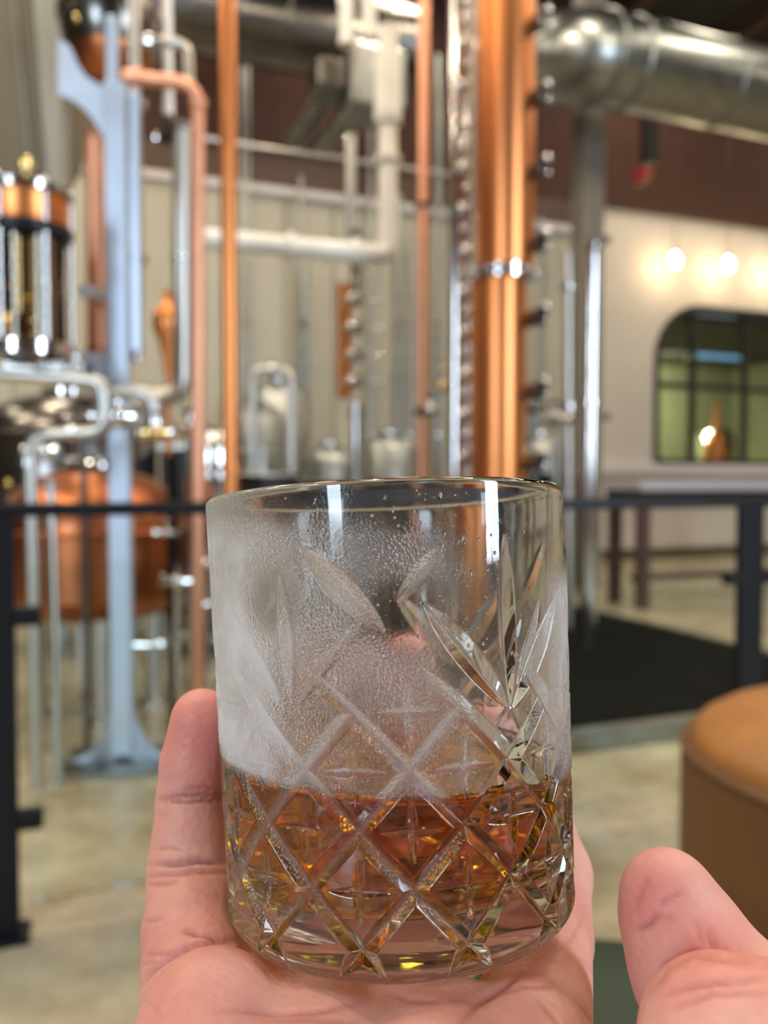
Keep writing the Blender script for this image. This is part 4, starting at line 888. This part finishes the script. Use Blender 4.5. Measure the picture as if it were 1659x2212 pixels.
middle = [((3, 158, -98.5), 11.5), ((5, 208, -102), 10.2), ((6, 232, -94), 9.8), ((7, 235, -68), 9.0), ((7, 230, -44), 8.2)]
index = [((29, 158, -98.5), 11.5), ((38, 190, -100), 10.6), ((43, 208, -93), 10.0), ((38, 218, -74), 8.9), ((33, 220, -60), 8.2)]
thumb = [(hp(1440, 1926, 150), 7.7), (hp(1450, 1965, 150), 9.0), (hp(1483, 2035, 148), 10.6), (hp(1515, 2110, 145), 11.6), (hp(1580, 2180, 142), 12.4), (hp(1680, 2260, 134), 13.0)]
thenar = [(hp(1572, 2264, 123), 12.0), (hp(1700, 2300, 120), 14.0)]
thenar2 = [(hp(1572, 2264, 123), 12.0), ((46, 100, -96), 17.0), ((30, 78, -110), 20.0), ((12, 55, -120), 22.0)]
palm = new_field()
for pts in ([((-31.5, 148, -94.5), 13.6), ((-30, 118, -101), 14.5), ((-22, 80, -112), 18), ((-14, 40, -126), 20)],
            [((-12, 150, -98.2), 12.6), ((-10, 115, -102), 15), ((-6, 80, -112), 18), ((-2, 40, -126), 21)],
            [((9, 150, -98.2), 12.6), ((10, 115, -102), 15), ((10, 80, -112), 18), ((10, 40, -126), 21)],
            [((26, 147, -97.6), 12.0), ((25, 118, -103), 14), ((24, 85, -112), 17), ((18, 40, -126), 19)],
            [((-14, 40, -126), 20), ((-12, -10, -146), 21)], [((18, 40, -126), 19), ((18, -10, -146), 21)], [((2, 40, -126), 20), ((2, -10, -146), 22)]):
    chain(palm, pts, 5.0)
hand_f = palm
for k_, pts in ((4.0, ring_), (4.0, middle), (4.0, index)):
    fld = new_field(); chain(fld, pts, 2.0); hand_f = smin(hand_f, fld, 3.0)
fld = new_field(); chain(fld, pinky, 1.6); hand_f = smin(hand_f, fld, 0.9)
fld = new_field(); chain(fld, thumb, 3.0); fl2 = new_field(); chain(fl2, thenar, 3.0); chain(fl2, thenar2, 5.0)
fld = smin(fld, fl2, 0.9); hand_f = smin(hand_f, fld, 2.2)
# the glass presses into the palm: flesh never enters the tumbler
GXc = gx[:, None, None] - 3.923; GYc = gy[None, :, None] - 177.793; GZc = gz[None, None, :] + 86.816
hh = GXc * n_[0] + GYc * n_[1] + GZc * n_[2]; uu = GXc * ux[0] + GYc * ux[1] + GZc * ux[2]; vv = GXc * vx[0] + GYc * vx[1] + GZc * vx[2]
rr_ = np.sqrt(uu ** 2 + vv ** 2); corner = np.sqrt(np.clip(rr_ - 32.2, 0, None) ** 2 + np.clip(5.2 - hh, 0, None) ** 2) - 5.2
gd = np.maximum(np.where((hh < 5.2), corner, rr_ - (37.4 + 0.03 * hh)), -hh)
hand_f = np.maximum(hand_f, -(gd - 0.25)).astype(np.float32)
# a few box-filter passes soften the union
for _ in range(1):
    for ax in range(3): hand_f = (np.roll(hand_f, 1, ax) + hand_f * 2 + np.roll(hand_f, -1, ax)) * 0.25
import openvdb
g = openvdb.FloatGrid(30.0); g.copyFromArray(hand_f); pts, quads = g.convertToQuads(0.0)
HV = LO + VX * np.array(pts, dtype=np.float64); HQ = np.array(quads, dtype=np.int64)[:, ::-1]
def normals(V, Q):
    a = V[Q[:, 2]] - V[Q[:, 0]]; b = V[Q[:, 3]] - V[Q[:, 1]]; n = np.cross(a, b); N = np.zeros_like(V)
    for c in range(4): np.add.at(N, Q[:, c], n)
    return N / (np.linalg.norm(N, axis=1, keepdims=True) + 1e-9)
HN = normals(HV, HQ)
cen = HV.mean(0)
if ((HV - cen) * HN).sum() < 0: HQ = HQ[:, ::-1]; HN = -HN
PX = CX + F * HV[:, 0] / np.maximum(HV[:, 1], 5); PY = CY - F * HV[:, 2] / np.maximum(HV[:, 1], 5)
facing = np.clip(-(HV * HN).sum(1) / np.linalg.norm(HV, axis=1), 0, 1) ** 0.5
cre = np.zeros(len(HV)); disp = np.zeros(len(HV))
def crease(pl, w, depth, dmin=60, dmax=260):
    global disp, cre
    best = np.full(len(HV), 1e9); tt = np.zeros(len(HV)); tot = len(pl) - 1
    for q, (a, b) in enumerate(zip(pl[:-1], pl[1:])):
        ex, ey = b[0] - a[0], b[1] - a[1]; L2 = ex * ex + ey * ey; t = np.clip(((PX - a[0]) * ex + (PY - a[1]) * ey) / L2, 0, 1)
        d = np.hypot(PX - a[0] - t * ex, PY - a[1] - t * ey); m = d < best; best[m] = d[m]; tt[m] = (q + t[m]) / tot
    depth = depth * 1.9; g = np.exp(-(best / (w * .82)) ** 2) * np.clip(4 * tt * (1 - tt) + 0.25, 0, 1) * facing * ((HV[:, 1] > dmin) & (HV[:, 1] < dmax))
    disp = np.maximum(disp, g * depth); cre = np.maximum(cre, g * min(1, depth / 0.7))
P1 = dict(dmin=155, dmax=215)
for pl, w, dp in (([(336, 1728), (380, 1722), (430, 1716), (500, 1716)], 7, .75), ([(345, 1733), (400, 1732), (500, 1728)], 6, .6), ([(400, 1704), (440, 1700), (480, 1706)], 6, .3),
                  ([(322, 1868), (380, 1866), (430, 1858), (500, 1866)], 8, .75), ([(318, 1895), (380, 1886), (430, 1880), (500, 1886)], 7, .55), ([(316, 1912), (360, 1908), (390, 1900)], 7, .35),
                  ([(330, 1835), (372, 1832), (400, 1838)], 5, .25), ([(390, 2010), (440, 2022), (500, 2030)], 6, .5), ([(310, 2060), (350, 2062), (400, 2050)], 6, .3), ([(300, 1985), (330, 1990), (350, 1986)], 5, .25),
                  ([(300, 2140), (325, 2102), (360, 2072), (410, 2048), (470, 2034), (520, 2030)], 8, .75), ([(385, 2080), (430, 2058), (485, 2050)], 6, .2), ([(305, 2085), (340, 2075)], 5, .25)):
    crease(pl, w, dp, **P1)
for pl, w, dp in (([(1372, 2010), (1400, 1998), (1425, 1975)], 9, .45), ([(1368, 1975), (1385, 1925), (1400, 1895)], 9, .25), ([(1420, 1955), (1450, 1940), (1475, 1925)], 7, .25), ([(1415, 1985), (1460, 1980)], 7, .2),
                  ([(1400, 2150), (1440, 2090), (1490, 2062), (1560, 2070), (1620, 2078)], 10, .5), ([(1430, 2150), (1500, 2130), (1600, 2120), (1659, 2110)], 8, .35), ([(1450, 2180), (1540, 2150), (1659, 2146)], 8, .25),
                  ([(1500, 1985), (1515, 2040)], 6, .2), ([(1530, 2000), (1540, 2060)], 6, .2)):
    crease(pl, w, dp, dmin=100, dmax=180)
for pl, w, dp in (([(470, 2180), (600, 2190), (700, 2182), (790, 2160)], 7, .45), ([(560, 2205), (680, 2200), (800, 2212)], 6, .3), ([(990, 2212), (1030, 2170), (1100, 2120), (1180, 2060)], 8, .5),
                  ([(1060, 2150), (1130, 2130), (1220, 2128)], 6, .3), ([(1180, 2110), (1230, 2150), (1275, 2200), (1300, 2230)], 7, .4), ([(1150, 2150), (1190, 2190), (1220, 2230)], 6, .3), ([(1200, 2060), (1240, 2020), (1260, 1980)], 6, .35),
                  ([(640, 2170), (700, 2215)], 5, .25), ([(830, 2140), (880, 2160), (960, 2165)], 6, .25), ([(300, 2150), (330, 2170), (350, 2200)], 5, .2), ([(1250, 2060), (1285, 2110)], 5, .3)):
    crease(pl, w, dp, dmin=100, dmax=215)
HV = HV - HN * disp[:, None]
c_, s_ = math.cos(PITCH), math.sin(PITCH)
HW = np.stack([HV[:, 0], HV[:, 1] * c_ + HV[:, 2] * s_, -HV[:, 1] * s_ + HV[:, 2] * c_ + EYE * 1000], -1) * 0.001
root_w = np.array([0.0, 0.05, 0.0]); hloc = np.array([0.0, 0.06, 1.0])
hm = np_mesh('hand', HW - hloc, HQ); ca_ = hm.attributes.new('crease', 'FLOAT', 'POINT'); ca_.data.foreach_set('value', cre.astype(np.float32))
def skin_mat():
    m = bpy.data.materials.new('skin'); m.use_nodes = True; nt = m.node_tree; N = nt.nodes; L = nt.links; b = N['Principled BSDF']
    tc = N.new('ShaderNodeTexCoord'); n = N.new('ShaderNodeTexNoise'); n.inputs['Scale'].default_value = 45; n.inputs['Detail'].default_value = 6; L.new(tc.outputs['Object'], n.inputs[0])
    r = N.new('ShaderNodeValToRGB'); e = r.color_ramp.elements; e[0].position = 0.33; e[0].color = (0.66, 0.27, 0.225, 1); e[1].position = 0.68; e[1].color = (0.76, 0.41, 0.335, 1); L.new(n.outputs['Fac'], r.inputs[0])
    a = N.new('ShaderNodeAttribute'); a.attribute_name = 'crease'; mx = N.new('ShaderNodeMix'); mx.data_type = 'RGBA'; mx.inputs[7].default_value = (0.45, 0.13, 0.11, 1)  # creases get redder skin, with the darkening of the folds painted in
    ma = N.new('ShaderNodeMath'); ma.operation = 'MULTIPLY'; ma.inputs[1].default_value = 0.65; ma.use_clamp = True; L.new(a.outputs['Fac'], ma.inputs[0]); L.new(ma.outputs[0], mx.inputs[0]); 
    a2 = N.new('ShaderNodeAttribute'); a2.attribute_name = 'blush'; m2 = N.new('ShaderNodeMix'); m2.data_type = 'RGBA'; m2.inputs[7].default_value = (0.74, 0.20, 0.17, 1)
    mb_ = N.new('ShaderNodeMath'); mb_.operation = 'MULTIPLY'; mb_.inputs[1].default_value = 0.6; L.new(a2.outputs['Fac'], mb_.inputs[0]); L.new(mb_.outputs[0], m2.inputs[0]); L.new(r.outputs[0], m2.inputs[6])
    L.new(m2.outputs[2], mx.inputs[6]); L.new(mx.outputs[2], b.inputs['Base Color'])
    b.inputs['Roughness'].default_value = 0.48; b.inputs['Specular IOR Level'].default_value = 0.35
    b.inputs['Subsurface Weight'].default_value = 0.35; b.inputs['Subsurface Radius'].default_value = (1.0, 0.32, 0.18); b.inputs['Subsurface Scale'].default_value = 0.0035
    n2 = N.new('ShaderNodeTexNoise'); n2.inputs['Scale'].default_value = 700; n2.inputs['Detail'].default_value = 4; L.new(tc.outputs['Object'], n2.inputs[0])
    n3 = N.new('ShaderNodeTexVoronoi'); n3.inputs['Scale'].default_value = 520; L.new(tc.outputs['Object'], n3.inputs[0])
    ad = N.new('ShaderNodeMath'); ad.operation = 'ADD'; L.new(n2.outputs['Fac'], ad.inputs[0]); L.new(n3.outputs['Distance'], ad.inputs[1])
    bu = N.new('ShaderNodeBump'); bu.inputs['Strength'].default_value = 0.35; bu.inputs['Distance'].default_value = 0.0004; L.new(ad.outputs[0], bu.inputs['Height']); L.new(bu.outputs[0], b.inputs['Normal'])
    return m
bl = np.zeros(len(HV))
for (cx_b, cy_b, rx_b, ry_b, am_) in ((430, 1560, 90, 110, 1.0), (470, 1680, 60, 90, .5), (1400, 1930, 90, 120, .8), (1540, 2040, 110, 70, .6), (1150, 2080, 90, 60, .5), (1500, 2130, 90, 60, .6), (620, 2080, 140, 60, .5), (900, 2150, 200, 40, .5)):
    bl = np.maximum(bl, am_ * np.exp(-((PX - cx_b) / rx_b) ** 2 - ((PY - cy_b) / ry_b) ** 2))
ba_ = hm.attributes.new('blush', 'FLOAT', 'POINT'); ba_.data.foreach_set('value', bl.astype(np.float32))
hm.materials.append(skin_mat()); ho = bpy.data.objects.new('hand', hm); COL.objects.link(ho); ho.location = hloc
tag(ho, "person's bare open right hand, palm up, carrying the whisky tumbler", 'hand')
